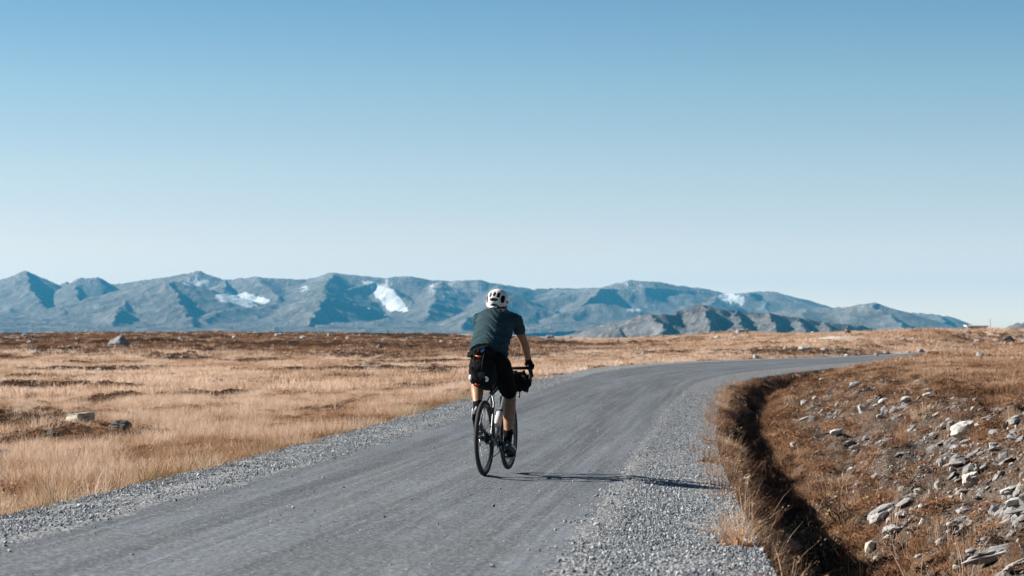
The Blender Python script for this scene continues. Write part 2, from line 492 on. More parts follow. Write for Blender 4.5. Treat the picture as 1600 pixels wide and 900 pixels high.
def road_z(s, t):
    z = np.interp(s, RS, RZ) - np.interp(s, RS, RB) * t
    # crown wear: two shallow wheel tracks, loose shoulders fall away
    z = z - 0.012 * np.exp(-((np.abs(t) - 0.75) / 0.28) ** 2)
    z = z - 0.05 * np.clip(np.abs(t) - ROAD_W, 0, 2) + 0.006 * np.exp(-((np.abs(t) - ROAD_W - .12) / .14) ** 2)
    return z

SKY_PX = np.array([-1200, -400, 0, 90, 300, 480, 600, 740, 860, 930, 1000, 1060, 1110, 1160, 1220, 1270, 1350, 1420, 1500, 1600, 2000, 2800.])
SKY_PY = np.array([523, 523, 521.5, 519, 518.5, 519.5, 521, 524, 528, 531, 528, 524, 519.5, 518, 521, 520, 519, 519, 519.5, 518, 514, 513.])
RC = 360.0
def far_ground(x, y):
    r = np.hypot(x, y); az = np.degrees(np.arctan2(x, y))
    front = np.abs(az) < 35
    px = 800 + FPX * np.tan(np.radians(np.clip(az, -35, 35)))
    sky = np.interp(px, SKY_PX, SKY_PY)
    zc = CAMH + (YH - sky) / FPX * RC - 0.12
    zn = -0.30 + 1.48 * sstep(1150, 1480, px) + 0.1 * sstep(850, 1000, px)
    z = zn + (zc - zn) * sstep(70, RC + 60, r) ** 0.9
    beyond = np.clip(r - RC, 0, None)
    zz = np.minimum(z, zc) - np.clip(beyond, 0, 500) * 0.010 - 62 * sstep(500, 1700, r) * 1.0
    z = np.where(r > RC, zz, z)
    u = sstep(30, 120, r) * (1 - sstep(420, 600, r))
    z = z + u * (0.30 * fbm(x / 34, y / 34, 3, 91) + 0.16 * fbm(x / 9, y / 9, 2, 92))
    z = z + 30 * fbm(x / 900, y / 900, 3, 93) * sstep(1200, 3000, r) * 0.4
    z = np.maximum(z, -84.0)
    return z

def ditch_depth(s): return np.interp(s, [-60, 0, 60, 85, 100, 130], [1.0, 1.0, 0.82, 0.6, 0.25, 0.05])
def bank_height(s): return np.interp(s, [-60, 0, 20, 40, 60, 75, 90, 110], [1.6, 1.6, 1.52, 1.38, 1.15, 0.97, 0.75, 0.55])

def ground_z(x, y, detail=True):
    sh = np.shape(x)
    x = np.asarray(x, float).ravel(); y = np.asarray(y, float).ravel()
    s, t = road_coords(x, y)
    base = far_ground(x, y)
    on = road_z(s, t) - 0.07
    # left verge
    ul = -t - (ROAD_W + SH_L)
    zl = np.interp(s, RS, RZ) + np.interp(s, RS, RB) * (ROAD_W + SH_L) - 0.06
    wl_ = sstep(0, 9, ul)
    left = (zl - 0.03 - 0.10 * sstep(0, .8, ul)) * (1 - wl_) + base * wl_
    # right: ditch, stony bank, upper meadow
    wob = 0.34 * perlin(s / 4.2, s * 0 + 3.3, 77) + 0.24 * perlin(s / 1.4, s * 0 + 1.3, 78) + 0.07 * perlin(s / .5, t * 2, 79)
    ur = t - (ROAD_W + SH_R) + wob * sstep(0, .5, t - ROAD_W - SH_R)
    zr = np.interp(s, RS, RZ) - np.interp(s, RS, RB) * (ROAD_W + SH_R) - 0.09
    dp = ditch_depth(s) * (1 + .25 * perlin(s / 3.1, s * 0 + 8.1, 80)); hb = bank_height(s)
    uu = ur - 1.12
    wall = -dp * sstep(-0.15, 0.85, ur)
    rise = 0.60 * np.clip(uu, 0, None)
    flat = hb + 0.02 * np.clip(uu, 0, None)
    kk = 0.22
    soft = -kk * np.log(np.exp(-np.clip(rise, -5, 30) / kk) + np.exp(-np.clip(flat, -5, 30) / kk))
    soft = np.where(uu > 0, soft + kk * np.log(1 + np.exp(-hb / kk)), 0)
    wr = sstep(7, 45, ur)
    right = (zr + wall + soft) * (1 - wr) + base * wr
    z = np.where(t < -(ROAD_W + SH_L), left, np.where(t > ROAD_W + SH_R, right, on))
    # road bed only matters close to the line
    if detail:
        off = np.maximum(np.clip(ul, 0, None), np.clip(ur, 0, None)) * (np.abs(t) > 1)
        a = sstep(0.05, 0.9, off)
        z = z + a * ((0.05 + 0.05 * (t < 0) * sstep(1.5, 4, off)) * fbm(x / 1.3, y / 1.3, 3, 51) + 0.12 * fbm(x / 4.3, y / 4.3, 2, 52) * sstep(1, 5, off))
        bank = sstep(1.2, 1.7, ur) * (1 - sstep(4.2, 6.0, ur)) * (1 - sstep(70, 95, s))
        z = z + bank * (0.09 * fbm(x / .42, y / .55, 3, 53) + 0.17 * ridged((x + y * .35) / 1.3, (y - x * .3) / 2.6, 3, 54) - 0.14)
    return z.reshape(sh)

def cast(px, py, lift=0.0):
    """first point of the terrain along the ray through a photo pixel"""
    dx = (px - 800.0) / FPX; dz = (YH - py) / FPX
    Y = np.concatenate([np.arange(9, 60, 0.1), np.arange(60, 200, .4), np.arange(200, 460, 1.0)])
    g = ground_z(dx * Y, Y) + lift
    z = CAMH + dz * Y
    i = np.nonzero(z < g)[0]
    if len(i) == 0:
        j = int(np.argmin(np.abs(z - g)[len(Y) // 2:])) + len(Y) // 2
        return dx * Y[j], Y[j], float(g[j])
    i = i[0]
    if i == 0: return dx * Y[0], Y[0], float(g[0])
    d0 = z[i - 1] - g[i - 1]; d1 = g[i] - z[i]
    f = d0 / (d0 + d1)
    yy = Y[i - 1] + f * (Y[i] - Y[i - 1])
    return dx * yy, yy, float(CAMH + dz * yy)

# tint fields shared by the soil and the plants that grow on it
def heath_field(x, y):
    """0 pale straw grass .. 1 dark brown heath"""
    s, t = road_coords(x, y)
    r = np.hypot(x, y); px = 800 + FPX * x / np.maximum(y, 1)
    n = fbm(x / 26, y / 60, 3, 21) * .9 + fbm(x / 7, y / 14, 2, 22) * .45
    left = sstep(118, 150, r + 22 * n + 0.02 * (px - 400)) * 0.85 + .22 * sstep(.3, .8, n)
    # streaks of heath inside the straw
    mid = sstep(.02, .35, fbm(x / 8, y / 11, 3, 24)) * sstep(20, 40, r) * (1 - sstep(140, 170, r)) * .95
    right = 0.36 + 0.5 * n
    f = np.where(t < 0, np.maximum(left, mid), right)
    gold = sstep(800, 930, px) * sstep(60, 90, r)
    f = f * (1 - gold) + gold * (0.30 + 0.55 * n + .25 * sstep(.1, .5, fbm(x / 40, y / 18, 2, 27)))
    return np.clip(f, 0, 1)

# ------------------------------------------------------------------ ground sheet
def soil_material():
    m, t = new_mat("moor_soil")
    P = t.pos()
    heath = t.attr("heath"); bank = t.attr("bank"); far = t.attr("far")
    n1 = t.noise(t.scale(P, (1, .6, 1)), 0.9, 6, 0.65)
    n2 = t.noise(P, 6.0, 5, 0.7)
    n3 = t.noise(P, 38.0, 3, 0.6)
    straw = t.mix(t.ramp(n1, [(0.35, 0.0), (0.65, 1.0)]), (0.27, 0.185, 0.12), (0.47, 0.345, 0.25))
    brown = t.mix(t.ramp(n1, [(0.35, 0.0), (0.65, 1.0)]), (0.055, 0.033, 0.021), (0.17, 0.095, 0.052))
    hm = t.math('ADD', heath, t.math('MULTIPLY', t.math('SUBTRACT', n2, 0.5), 0.7))
    col = t.mix(t.ramp(hm, [(0.30, 0.0), (0.62, 1.0)]), straw, brown)
    soil = t.mix(t.ramp(n2, [(0.35, 0.0), (0.65, 1.0)]), (0.028, 0.018, 0.012), (0.085, 0.052, 0.033))
    vs_ = t.voro(P, 17.0, 'F1', "Color")
    grit = t.mix(t.ramp(n3, [(0.45, 0.0), (0.6, 1.0)]), soil, (0.125, 0.11, 0.10))
    near = t.mix(t.ramp(n2, [(0.38, 0.0), (0.6, 1.0)]), (0.06, 0.036, 0.02), (0.16, 0.095, 0.05))
    col2 = t.mix(far, near, col)
    col = t.mix(bank, col2, grit)
    h = t.math('ADD', n2, t.math('MULTIPLY', n3, 0.5))
    t.bsdf(col, 0.95, t.bump(h, 0.8, 0.06), spec=0.08)
    return m

def build_ground():
    az = np.concatenate([np.radians(np.linspace(-180, -16, 50))[:-1], np.radians(np.linspace(-16, 16, 560)), np.radians(np.linspace(16, 180, 50))[1:]])
    inv = np.linspace(1 / 7.0, 1 / 480.0, 430)
    rad = np.concatenate([[0.5, 1.5, 3, 5], 1 / inv, np.geomspace(500, 11000, 40)])
    # a few more rows in the middle distance
    rad = np.unique(np.concatenate([rad, np.arange(60, 470, 2.5)]))
    R, A = np.meshgrid(rad, az, indexing='ij')
    X = R * np.sin(A); Y = R * np.cos(A)
    Z = ground_z(X, Y)
    me = mesh_np("ground", np.stack([X, Y, Z], -1).reshape(-1, 3), grid_faces(len(rad), len(az)), [soil_material()])
    xf, yf = X.ravel(), Y.ravel()
    s, t = road_coords(xf, yf)
    ur = t - (ROAD_W + SH_R)
    bank = sstep(1.2, 1.8, ur) * (1 - sstep(3.4, 5.2, ur + 1.2 * fbm(xf / 1.5, yf / 1.5, 2, 61))) * (1 - sstep(55, 85, s))
    verge = (sstep(-.6, 0., ur) * (1 - sstep(.0, .5, ur))) * .6 + (sstep(-.5, .0, -t - ROAD_W - SH_L) * (1 - sstep(0, .15, -t - ROAD_W - SH_L)))
    attr_f(me, "heath", heath_field(xf, yf)); attr_f(me, "bank", np.clip(bank + verge, 0, 1))
    attr_f(me, "far", sstep(25, 70, np.hypot(xf, yf)))
    o = link(bpy.data.objects.new("ground", me))
    setp(o, "autumn moorland plateau of straw grass and brown heath", None, None, "structure")
build_ground()

# ------------------------------------------------------------------ road
def road_material():
    m, t = new_mat("packed_gravel")
    uv = t.node("ShaderNodeUVMap"); uv.uv_map = "road"
    st = t.noise(t.scale(uv.outputs[0], (0.045, 2.0, 1)), 1.0, 6, 0.62)
    st2 = t.noise(t.scale(uv.outputs[0], (0.10, 11.0, 1)), 1.0, 5, 0.62)
    st3 = t.noise(t.scale(uv.outputs[0], (0.9, 30.0, 1)), 1.0, 4, 0.7)
    P = t.pos()
    blot = t.noise(P, 0.7, 5, 0.6)
    grit = t.noise(P, 34.0, 4, 0.8)
    peb = t.voro(P, 60.0)
    col = t.mix(t.ramp(st, [(0.40, 0.0), (0.60, 1.0)]), (0.062, 0.076, 0.093), (0.124, 0.149, 0.178))
    col = t.mix(t.ramp(st2, [(0.46, 0.0), (0.64, 0.6)]), col, (0.19, 0.224, 0.258))
    col = t.mix(t.ramp(st3, [(0.34, 0.5), (0.48, 0.0)]), col, (0.075, 0.085, 0.097))
    col = t.mix(t.ramp(blot, [(0.35, 0.45), (0.6, 0.0)]), col, (0.10, 0.098, 0.100))
    loose = t.attr("loose")
    gv = t.voro(P, 42.0, 'F1', "Color")
    gs = t.node("ShaderNodeSeparateColor"); t.l.new(gv, gs.inputs[0])
    gcol = t.ramp(gs.outputs[0], [(0.0, (0.06, 0.065, 0.072)), (0.45, (0.17, 0.18, 0.19)), (0.8, (0.30, 0.31, 0.32)), (1.0, (0.5, 0.5, 0.5))])
    lm = t.ramp(t.math('ADD', loose, t.math('MULTIPLY', t.math('SUBTRACT', t.noise(P, 2.5, 5, .7), .5), 1.1)), [(0.42, 0.0), (0.58, 1.0)])
    col = t.mix(lm, col, gcol)
    col = t.mix(t.ramp(grit, [(0.38, 0.8), (0.485, 0.0)]), col, (0.045, 0.047, 0.051))
    col = t.mix(t.ramp(grit, [(0.52, 0.0), (0.63, 0.7)]), col, (0.33, 0.345, 0.36))
    gd = t.voro(P, 42.0)
    h = t.math('ADD', t.math('MULTIPLY', grit, 0.35), t.math('MULTIPLY', t.math('SUBTRACT', 1.0, gd), t.math('MULTIPLY', lm, 1.4)))
    h = t.math('ADD', h, t.math('MULTIPLY', st2, 0.25))
    t.bsdf(col, 0.88, t.bump(h, 0.7, 0.012), spec=0.25)
    return m

def build_road():
    S = np.concatenate([np.arange(-25, 60, 0.12), np.arange(60, 120, 0.3), np.arange(120, 335, 1.0)])
    T = np.concatenate([np.linspace(-(ROAD_W + SH_L) - .12, -ROAD_W, 12)[:-1], np.linspace(-ROAD_W, ROAD_W, 41), np.linspace(ROAD_W, ROAD_W + SH_R + .15, 12)[1:]])
    SS, TT = np.meshgrid(S, T, indexing='ij')
    x, y, z = road_xyz(SS, TT)
    edge = sstep(ROAD_W + .3, ROAD_W + .85, np.abs(TT))
    z = z + 0.006 * fbm(x / .25, y / .25, 3, 5) + 0.007 * fbm(SS / 8, TT / .35, 3, 6) + 0.02 * fbm(x / .5, y / .5, 2, 8) * edge
    endd = np.maximum(-(ROAD_W + SH_L) - TT, TT - (ROAD_W + SH_R))
    z = z - 0.10 * np.clip(endd / .12, 0, 1)
    me = mesh_np("road", np.stack([x, y, z], -1).reshape(-1, 3), grid_faces(len(S), len(T))[:, ::-1], [road_material()])
    uvl = me.uv_layers.new(name="road")
    vi = np.empty(len(me.loops), dtype=np.int32); me.loops.foreach_get("vertex_index", vi)
    uvl.data.foreach_set("uv", np.stack([SS.ravel()[vi], TT.ravel()[vi]], -1).astype(np.float32).ravel())
    attr_f(me, "loose", sstep(ROAD_W - .32, ROAD_W + .28, np.abs(TT).ravel() + .05 * (TT.ravel() > 0)))
    o = link(bpy.data.objects.new("road", me))
    setp(o, "grey gravel road curving right with worn streaks", None, None, "structure")
build_road()
# ------------------------------------------------------------------ stone shapes
def poly_rock(seed, sub=2, planes=13, rough=.06, flat=1.0):
    r = np.random.default_rng(seed)
    bm = bmesh.new(); bmesh.ops.create_icosphere(bm, subdivisions=sub, radius=1.0)
    V = np.array([v.co[:] for v in bm.verts]); F = np.array([[v.index for v in f.verts] for f in bm.faces]); bm.free()
    N = r.normal(size=(planes, 3)); N /= np.linalg.norm(N, axis=1)[:, None]
    d = r.uniform(.50, .92, planes)
    q = V @ N.T
    rad = np.min(np.where(q > .12, d / np.maximum(q, .12), 9), axis=1); rad = np.minimum(rad, 1.12)
    nz = fbm(V[:, 0] * 2.3 + V[:, 2] * 1.7 + seed, V[:, 1] * 2.3 - V[:, 2] * 1.3, 3, seed)
    if sub > 2:                                            # larger rocks break along their bedding
        ax = np.array([.35, .25, .9]); rad = rad * (1 + .055 * np.tanh(5 * np.sin(9.0 * (V @ ax) + seed)))
    V = V * (rad * (1 + rough * nz))[:, None]
    V[:, 2] *= flat
    V /= np.abs(V).max(0)                                  # unit half-extents
    return V, F

def stone_material(name, dark, light, spot, tinted=False):
    m, t = new_mat(name)
    P = t.obj(); G = t.pos()
    n1 = t.noise(G, 7.0, 5, .65); n2 = t.noise(G, 30.0, 4, .7)
    col = t.mix(t.ramp(n1, [(.35, 0.), (.62, 1.)]), dark, light)
    col = t.mix(t.ramp(n2, [(.30, .8), (.45, 0.)]), col, tuple(c * .35 for c in dark))
    col = t.mix(t.ramp(n1, [(.60, 0.), (.70, .7)]), col, spot)
    t.bsdf(col, .9, t.bump(t.math('ADD', n1, t.math('MULTIPLY', n2, .4)), .6, .02), spec=.15)
    return m

# ------------------------------------------------------------------ boulders and stones, each a thing
M_PALE = stone_material("pale_stone", (.30, .29, .275), (.52, .50, .47), (.62, .60, .54))
M_GREY = stone_material("grey_stone", (.15, .15, .155), (.34, .335, .335), (.46, .45, .43))
M_DARK = stone_material("dark_stone", (.05, .046, .043), (.14, .13, .125), (.25, .24, .22))
M_LICHEN = stone_material("lichen_stone", (.30, .28, .23), (.55, .53, .44), (.62, .60, .46))
M_WARM = stone_material("warm_stone", (.36, .31, .26), (.56, .50, .44), (.62, .58, .52))
TONE = dict(p=M_PALE, g=M_GREY, d=M_DARK, l=M_LICHEN, w=M_WARM)
_rock_cache = {}
ROCKS = []
def rock_mesh(i, tone, big):
    k = (i % 9, tone, big)
    if k not in _rock_cache:
        V, F = poly_rock(400 + (i % 9) * 7, 3 if big else 2, 8 + i % 4, .09 if big else .05)
        _rock_cache[k] = mesh_np("rock_shape", V, F, [TONE[tone]], False)
    return _rock_cache[k]

def LIFT(px, py): return .06 if px < 1215 and py > 600 else .10 if px < 1215 or py < 560 else .03
def place_rock(i, px, py, w, h, tone, tilt, label, group, name="stone", mesh=None, cat=None):
    """py: row of the visible centre; w, h: visible size in photo pixels"""
    x, y, z = cast(px, py + h * .48, LIFT(px, py))
    wm = w * y / FPX
    yc = y + wm * .28
    ztop = CAMH + (YH - (py - h * .5)) / FPX * yc
    hv = max(ztop - z, h * y / FPX * .6)
    zg = float(ground_z(np.array([x]), np.array([y]))[0])
    hv = max(hv, ztop - zg); rz = hv * .66
    ROCKS.append((x, yc, wm, hv))
    big = w >= 24
    me = mesh or rock_mesh(i, tone, big)
    o = link(bpy.data.objects.new(name, me))
    ct, st_ = math.cos(tilt), math.sin(abs(tilt))
    o.scale = (wm * .53 / max(ct, .6), wm * .42, rz if abs(tilt) < .1 else max(rz * .55, hv * .25))
    o.rotation_euler = (random.uniform(-.12, .12), -tilt, random.uniform(-.35, .35))
    o.location = ((px - 800) / FPX * yc, yc, ztop - rz if abs(tilt) < .1 else z + hv * .42)
    setp(o, label, cat or ("boulder" if big and y > 30 else "stone"), group)
    return o

def shaped_rock(seed, tone, f):
    V, F = poly_rock(seed, 3, 14, .10)
    V = np.array([f(*v) for v in V]); V = (V - V.min(0)) / (V.max(0) - V.min(0)) * 2 - 1
    return mesh_np("rock_shape", V, F, [TONE[tone]], False)
PYRAMID = shaped_rock(771, 'g', lambda x, y, z: (x * (1.05 - .62 * max(z, -.4)) + .12 * max(z, 0), y * (1 - .55 * max(z, -.4)), z + .25 * max(z, 0) ** 2))
FLATTOP = shaped_rock(774, 'l', lambda x, y, z: (x * (1.1 - .12 * z), y, min(z, .30 + .10 * x)))
MOOR_GROUP, BANK_GROUP = "stones scattered over the moor", "stones on the roadside bank"
MOOR = [  # px, py centre, width, height, tone, label
    (186, 531, 33, 21, 'g', "large grey pyramid-shaped boulder standing alone on the moor"),
    (41, 523, 14, 6, 'g', "grey boulder near the skyline below the pointed peak"),
    (47, 533, 16, 4, 'p', "flat pale stone just below the grey boulder under the pointed peak"),
    (53, 550, 15, 5, 'p', "low pale stone on brown heath, lower left of the pyramid boulder"),
    (108, 543, 13, 7, 'd', "dark stone midway between frame edge and pyramid boulder"),
    (92, 576, 18, 5, 'g', "flat grey stone at the far edge of the straw grass"),
    (125, 651, 44, 15, 'l', "pale yellowish flat-topped boulder in the straw grass"),
    (188, 659, 40, 13, 'd', "dark mossy boulder just right of the pale yellowish one"),
    (408, 640, 46, 7, 'd', "long dark flat rock sunk in the straw grass"),
    (80, 674, 26, 5, 'd', "low dark rock in front of the pale yellowish boulder"),
    (6, 704, 26, 8, 'g', "grey rock cut off by the left frame edge"),
    (180, 713, 13, 5, 'g', "small grey stone in tall straw near the left verge"),
    (330, 643, 18, 4, 'd', "thin dark stone left of the long dark flat rock"),
    (437, 523, 14, 5, 'p', "pale flat stone on the skyline left of the white boulder"),
    (473, 527, 12, 6, 'p', "white boulder on brown heath below the middle of the massif"),
    (402, 520, 15, 4, 'p', "flat pale block on the skyline under the first snowfield"),
    (525, 632, 7, 5, 'p', "lone white stone low in the straw left of the road"),
    (859, 526, 15, 7, 'g', "grey skyline boulder just right of the cyclist"),
    (912, 530, 11, 4, 'g', "low grey skyline stone right of the boulder beside the cyclist"),
    (1182, 556, 11, 7, 'p', "pale stone at the far edge of the road bend"),
    (1121, 526, 13, 5, 'p', "pale stone left of the humped boulder on the rise"),
    (1150, 526, 10, 3, 'p', "thin pale stone at the foot of the humped boulder"),
    (1162, 517, 25, 8, 'g', "humped grey boulder on the skyline above the road bend"),
    (1257, 542, 24, 5, 'p', "long pale slab on the moor beyond the bend"),
    (1318, 528, 76, 6, 'l', "broad pale lichen-covered rock slab under the cairn"),
    (1575, 527, 20, 11, 'd', "dark humped boulder near the right frame edge"),
    (1594, 526, 13, 6, 'g', "brown-grey boulder behind the dark humped one"),
    (1561, 531, 7, 4, 'd', "small dark stone left of the dark humped boulder"),
    (1514, 518, 14, 6, 'g', "grey stone in front of the cabin"),
    (1536, 521, 9, 4, 'g', "low grey stone in front of the pole"),
    (1527, 532, 10, 5, 'p', "pale stone below the cabin, upper one of a pair"),
    (1520, 537, 8, 4, 'g', "grey stone below the cabin, lower one of a pair"),
    (1531, 553, 14, 8, 'p', "pale stone in the grass above the bank"),
    (1546, 555, 11, 5, 'd', "dark stone beside the pale one above the bank"),
    (1438, 547, 15, 5, 'g', "grey rock on the outer verge where the road leaves"),
    (1456, 549, 18, 4, 'd', "dark flat rock right of the grey one on the outer verge"),
    (1385, 550, 13, 5, 'g', "grey rock on the outer verge, left of the others"),
    (1344, 541, 5, 4, 'p', "tiny white stone on the moor below the slab"),
    (1082, 548, 4, 5, 'p', "tiny white stone in straw behind the bend")]
SMALL_MOOR = [(155, 576, 8, 4), (215, 526, 6, 4), (282, 528, 8, 5), (275, 535, 6, 4), (268, 539, 7, 4), (327, 549, 8, 5), (367, 526, 10, 5), (142, 561, 8, 4), (235, 582, 6, 4), (310, 536, 5, 3), (120, 530, 6, 3), (20, 545, 7, 3),
    (420, 520, 7, 3), (491, 522, 7, 3), (515, 522, 8, 4), (525, 529, 8, 3), (543, 520, 7, 3), (562, 523, 6, 3), (543, 528, 7, 3), (600, 530, 7, 3), (637, 529, 7, 4), (568, 544, 8, 4), (593, 540, 10, 4), (635, 548, 7, 3), (624, 556, 6, 3), (574, 568, 14, 4), (450, 534, 6, 3), (690, 533, 7, 3), (665, 541, 6, 3), (425, 545, 6, 3),
    (965, 532, 5, 4), (890, 527, 9, 3), (960, 544, 8, 4), (1005, 552, 8, 3), (1230, 537, 7, 4), (1227, 542, 8, 3), (1287, 545, 10, 4), (1412, 529, 11, 4), (1467, 534, 9, 3), (1370, 553, 8, 4), (1462, 544, 8, 4), (1420, 549, 7, 4), (1323, 554, 10, 3), (1490, 545, 6, 3), (1405, 519, 7, 3), (1270, 519, 7, 3)]
for i, (px, py, w, h, tone, lab) in enumerate(MOOR):
    o = place_rock(i, px, py, w, h, tone, 0, lab, MOOR_GROUP, "boulder" if w >= 20 else "stone", PYRAMID if i == 0 else FLATTOP if i == 6 else None)
def short(lab):
    """the head of a landmark's label"""
    for cut in (" on ", " in ", " at ", " near ", " just ", " midway", " where", " left ", " right ", " above", " below", " standing", " under", " cut ", " beside", " behind", " sunk", " lying", " high", " low", " beyond", " between", " sloping", " leaning", " of "):
        k = lab.find(cut, 8)
        if k > 0: lab = lab[:k]
    return lab.rstrip(",")
_used = {}
def beside(px, py, table, head):
    """label that names the nearest landmark stone and the side on which this one lies"""
    best = min(table, key=lambda q: (q[0] - px) ** 2 + (2.0 * (q[1] - py)) ** 2)
    dx, dy = px - best[0], (py - best[1]) * 2.0
    side = ("right of" if dx > 0 else "left of") if abs(dx) > abs(dy) else ("downhill of" if dy > 0 else "uphill of")
    for dist in ("just ", "a little farther ", "farther ", "well ", "far ", "much farther ", "a long way ", "very far ", "farthest "):
        lab = "%s %s%s the %s" % (head, dist, side, short(best[-1]))
        if lab not in _used: break
    _used[lab] = 1
    return lab
for i, (px, py, w, h) in enumerate(SMALL_MOOR):
    tone = 'pgp'[i % 3]
    place_rock(i + 3, px, py, w, h, tone, 0, beside(px, py, MOOR, "tiny pale stone" if tone == 'p' else "tiny grey stone"), MOOR_GROUP, "stone")

BANK = [  # px, py, w, h, tone, tilt (deg), label
    (1336, 600, 23, 11, 'g', 12, "grey stone at the top of the bank where scree begins"),
    (1347, 636, 16, 12, 'p', 0, "pale rounded stone on the upper bank, left of a thin white one"),
    (1359, 628, 13, 6, 'p', 10, "thin white stone behind the pale rounded one on the upper bank"),
    (1379, 626, 17, 8, 'p', 18, "pale tilted stone on the upper bank"),
    (1414, 624, 17, 11, 'p', 18, "white wedge stone on the upper bank above a long slab"),
    (1406, 640, 34, 8, 'g', 22, "long thin grey slab sloping up the bank under the white wedge"),
    (1450, 617, 15, 5, 'p', 15, "narrow pale stone at the upper grass edge of the bank"),
    (1308, 675, 21, 14, 'p', 14, "bright pale stone low on the far bank above the ditch"),
    (1486, 661, 14, 16, 'p', 0, "white block leaning on the left of the pale outcrop"),
    (1506, 668, 40, 38, 'p', 28, "big fractured pale outcrop high on the bank"),
    (1531, 663, 24, 8, 'p', 20, "thin pale slab at the right of the big outcrop"),
    (1512, 690, 26, 8, 'g', 12, "dark grey ledge under the big pale outcrop"),
    (1588, 655, 28, 16, 'g', 25, "grey-white rock spur at the right frame edge, high on the bank"),
    (1495, 699, 18, 11, 'g', 0, "grey blocky stone below the big outcrop"),
    (1515, 709, 13, 6, 'p', 0, "small white stone between outcrop and large cream boulder"),
    (1518, 744, 28, 21, 'w', 0, "large cream boulder midway down the bank"),
    (1516, 731, 18, 7, 'g', 0, "flat grey stone behind the large cream boulder"),
    (1466, 754, 13, 11, 'p', 0, "pale stone left of the large cream boulder"),
    (1505, 774, 11, 10, 'w', 0, "round cream stone just below the large cream boulder"),
    (1434, 768, 14, 7, 'p', 15, "white tilted stone above the curved outcrop"),
    (1454, 767, 10, 8, 'p', 0, "small pale stone right of the white tilted one"),
    (1378, 800, 52, 26, 'g', 30, "curved grey outcrop low on the bank beside the twiggy shrub"),
    (1391, 828, 36, 19, 'g', 8, "blue-grey flat rock in front of the curved outcrop"),
    (1387, 841, 21, 8, 'p', 14, "pale slab leaning on the blue-grey flat rock"),
    (1361, 852, 18, 15, 'w', 0, "bright white stone nearest the ditch on the lower bank"),
    (1391, 811, 12, 8, 'w', 0, "cream stone on the right flank of the curved outcrop"),
    (1445, 811, 19, 9, 'w', 0, "cream flat stone in the middle of the lower bank"),
    (1443, 792, 17, 9, 'p', 12, "pale stone uphill of the cream flat one"),
    (1425, 797, 9, 11, 'p', 0, "upright pale stone left of the cream flat one"),
    (1423, 832, 13, 11, 'g', 10, "grey rounded stone below the cream flat one"),
    (1369, 874, 13, 7, 'p', 10, "small pale stone at the foot of the bank by the ditch"),
    (1503, 799, 26, 10, 'g', 8, "pale flat stone resting on a grey slab"),
    (1494, 815, 32, 11, 'g', 25, "blue-grey slab sloping beneath the pale flat stone"),
    (1575, 768, 25, 15, 'p', 14, "white tilted rock near the right edge, midway down"),
    (1588, 785, 36, 17, 'p', 10, "broad pale rock below the white tilted one at the right edge"),
    (1555, 791, 23, 12, 'g', 0, "grey domed stone left of the broad pale rock"),
    (1585, 801, 32, 6, 'g', 8, "thin grey ledge under the broad pale rock"),
    (1535, 825, 12, 6, 'p', 18, "narrow white stone beside a dark hollow"),
    (1507, 823, 7, 11, 'p', 0, "small upright white stone right of the blue-grey slab"),
    (1470, 851, 22, 17, 'g', 35, "thin grey slab standing on edge in the grass"),
    (1517, 862, 22, 8, 'g', 14, "grey stone just above the long rock ledge"),
    (1552, 866, 112, 34, 'g', 20, "long grey rock ledge in the lower right corner"),
    (1500, 887, 20, 15, 'p', 25, "pale stone at the lower end of the long rock ledge"),
    (1588, 884, 40, 14, 'g', 28, "grey rock ledge at the very bottom right corner"),
    (1453, 859, 12, 6, 'g', 25, "small grey flake left of the slab standing on edge"),
    (1436, 869, 16, 8, 'g', 20, "grey tilted stone at the bottom of the bank, left of the edge-on slab"),
    (1550, 694, 11, 8, 'p', 0, "pale stone right of the big fractured outcrop"),
    (1256, 630, 13, 11, 'p', 14, "white stone at the far end of the bank"),
    (1274, 622, 12, 7, 'p', 10, "pale stone uphill of the white one at the far end"),
    (1256, 655, 18, 6, 'g', 22, "flat pale-grey slab at the far end, below the white stone"),
    (1299, 590, 8, 6, 'p', 0, "small white stone near the top of the far bank"),
    (1285, 592, 9, 5, 'g', 0, "small grey stone left of the white one near the top of the far bank"),
    (1241, 591, 6, 13, 'd', 0, "dark upright splinter of rock at the head of the ditch"),
    (1241, 692, 13, 7, 'p', 0, "pale stone lying in the ditch edge, left of a pair"),
    (1265, 693, 10, 6, 'p', 0, "pale stone lying in the ditch edge, right of a pair"),
    (1192, 637, 9, 5, 'p', 0, "small pale stone in the ditch near the bend"),
    (1206, 645, 8, 4, 'p', 0, "small flat stone in the ditch next to the pale one")]
for i, (px, py, w, h, tone, tl_, lab) in enumerate(BANK):
    place_rock(i * 2 + 1, px, py, w, h, tone, math.radians(tl_), lab, BANK_GROUP, "stone" if w < 30 else "rock_outcrop", cat="stone" if w < 30 else "rock")
r2 = np.random.default_rng(99)
small = []
for i in range(75):
    u = r2.uniform(); px = 1300 + 300 * u; py = r2.uniform(625, 895)
    if px < 1370 and py > 790: continue
    w = float(np.clip(r2.lognormal(1.95, .3), 5, 12)); small.append((px, py, w, w * r2.uniform(.4, .8)))
for i, (px, py, w, h) in enumerate(small):
    tone = 'ppgw'[i % 4]
    head = {'p': "small pale stone", 'g': "small grey stone", 'w': "small cream stone"}[tone]
    place_rock(i * 5 + 2, px, py, w, h, tone, math.radians(r2.choice([0, 12, 22])), beside(px, py, BANK, head), BANK_GROUP, "stone")

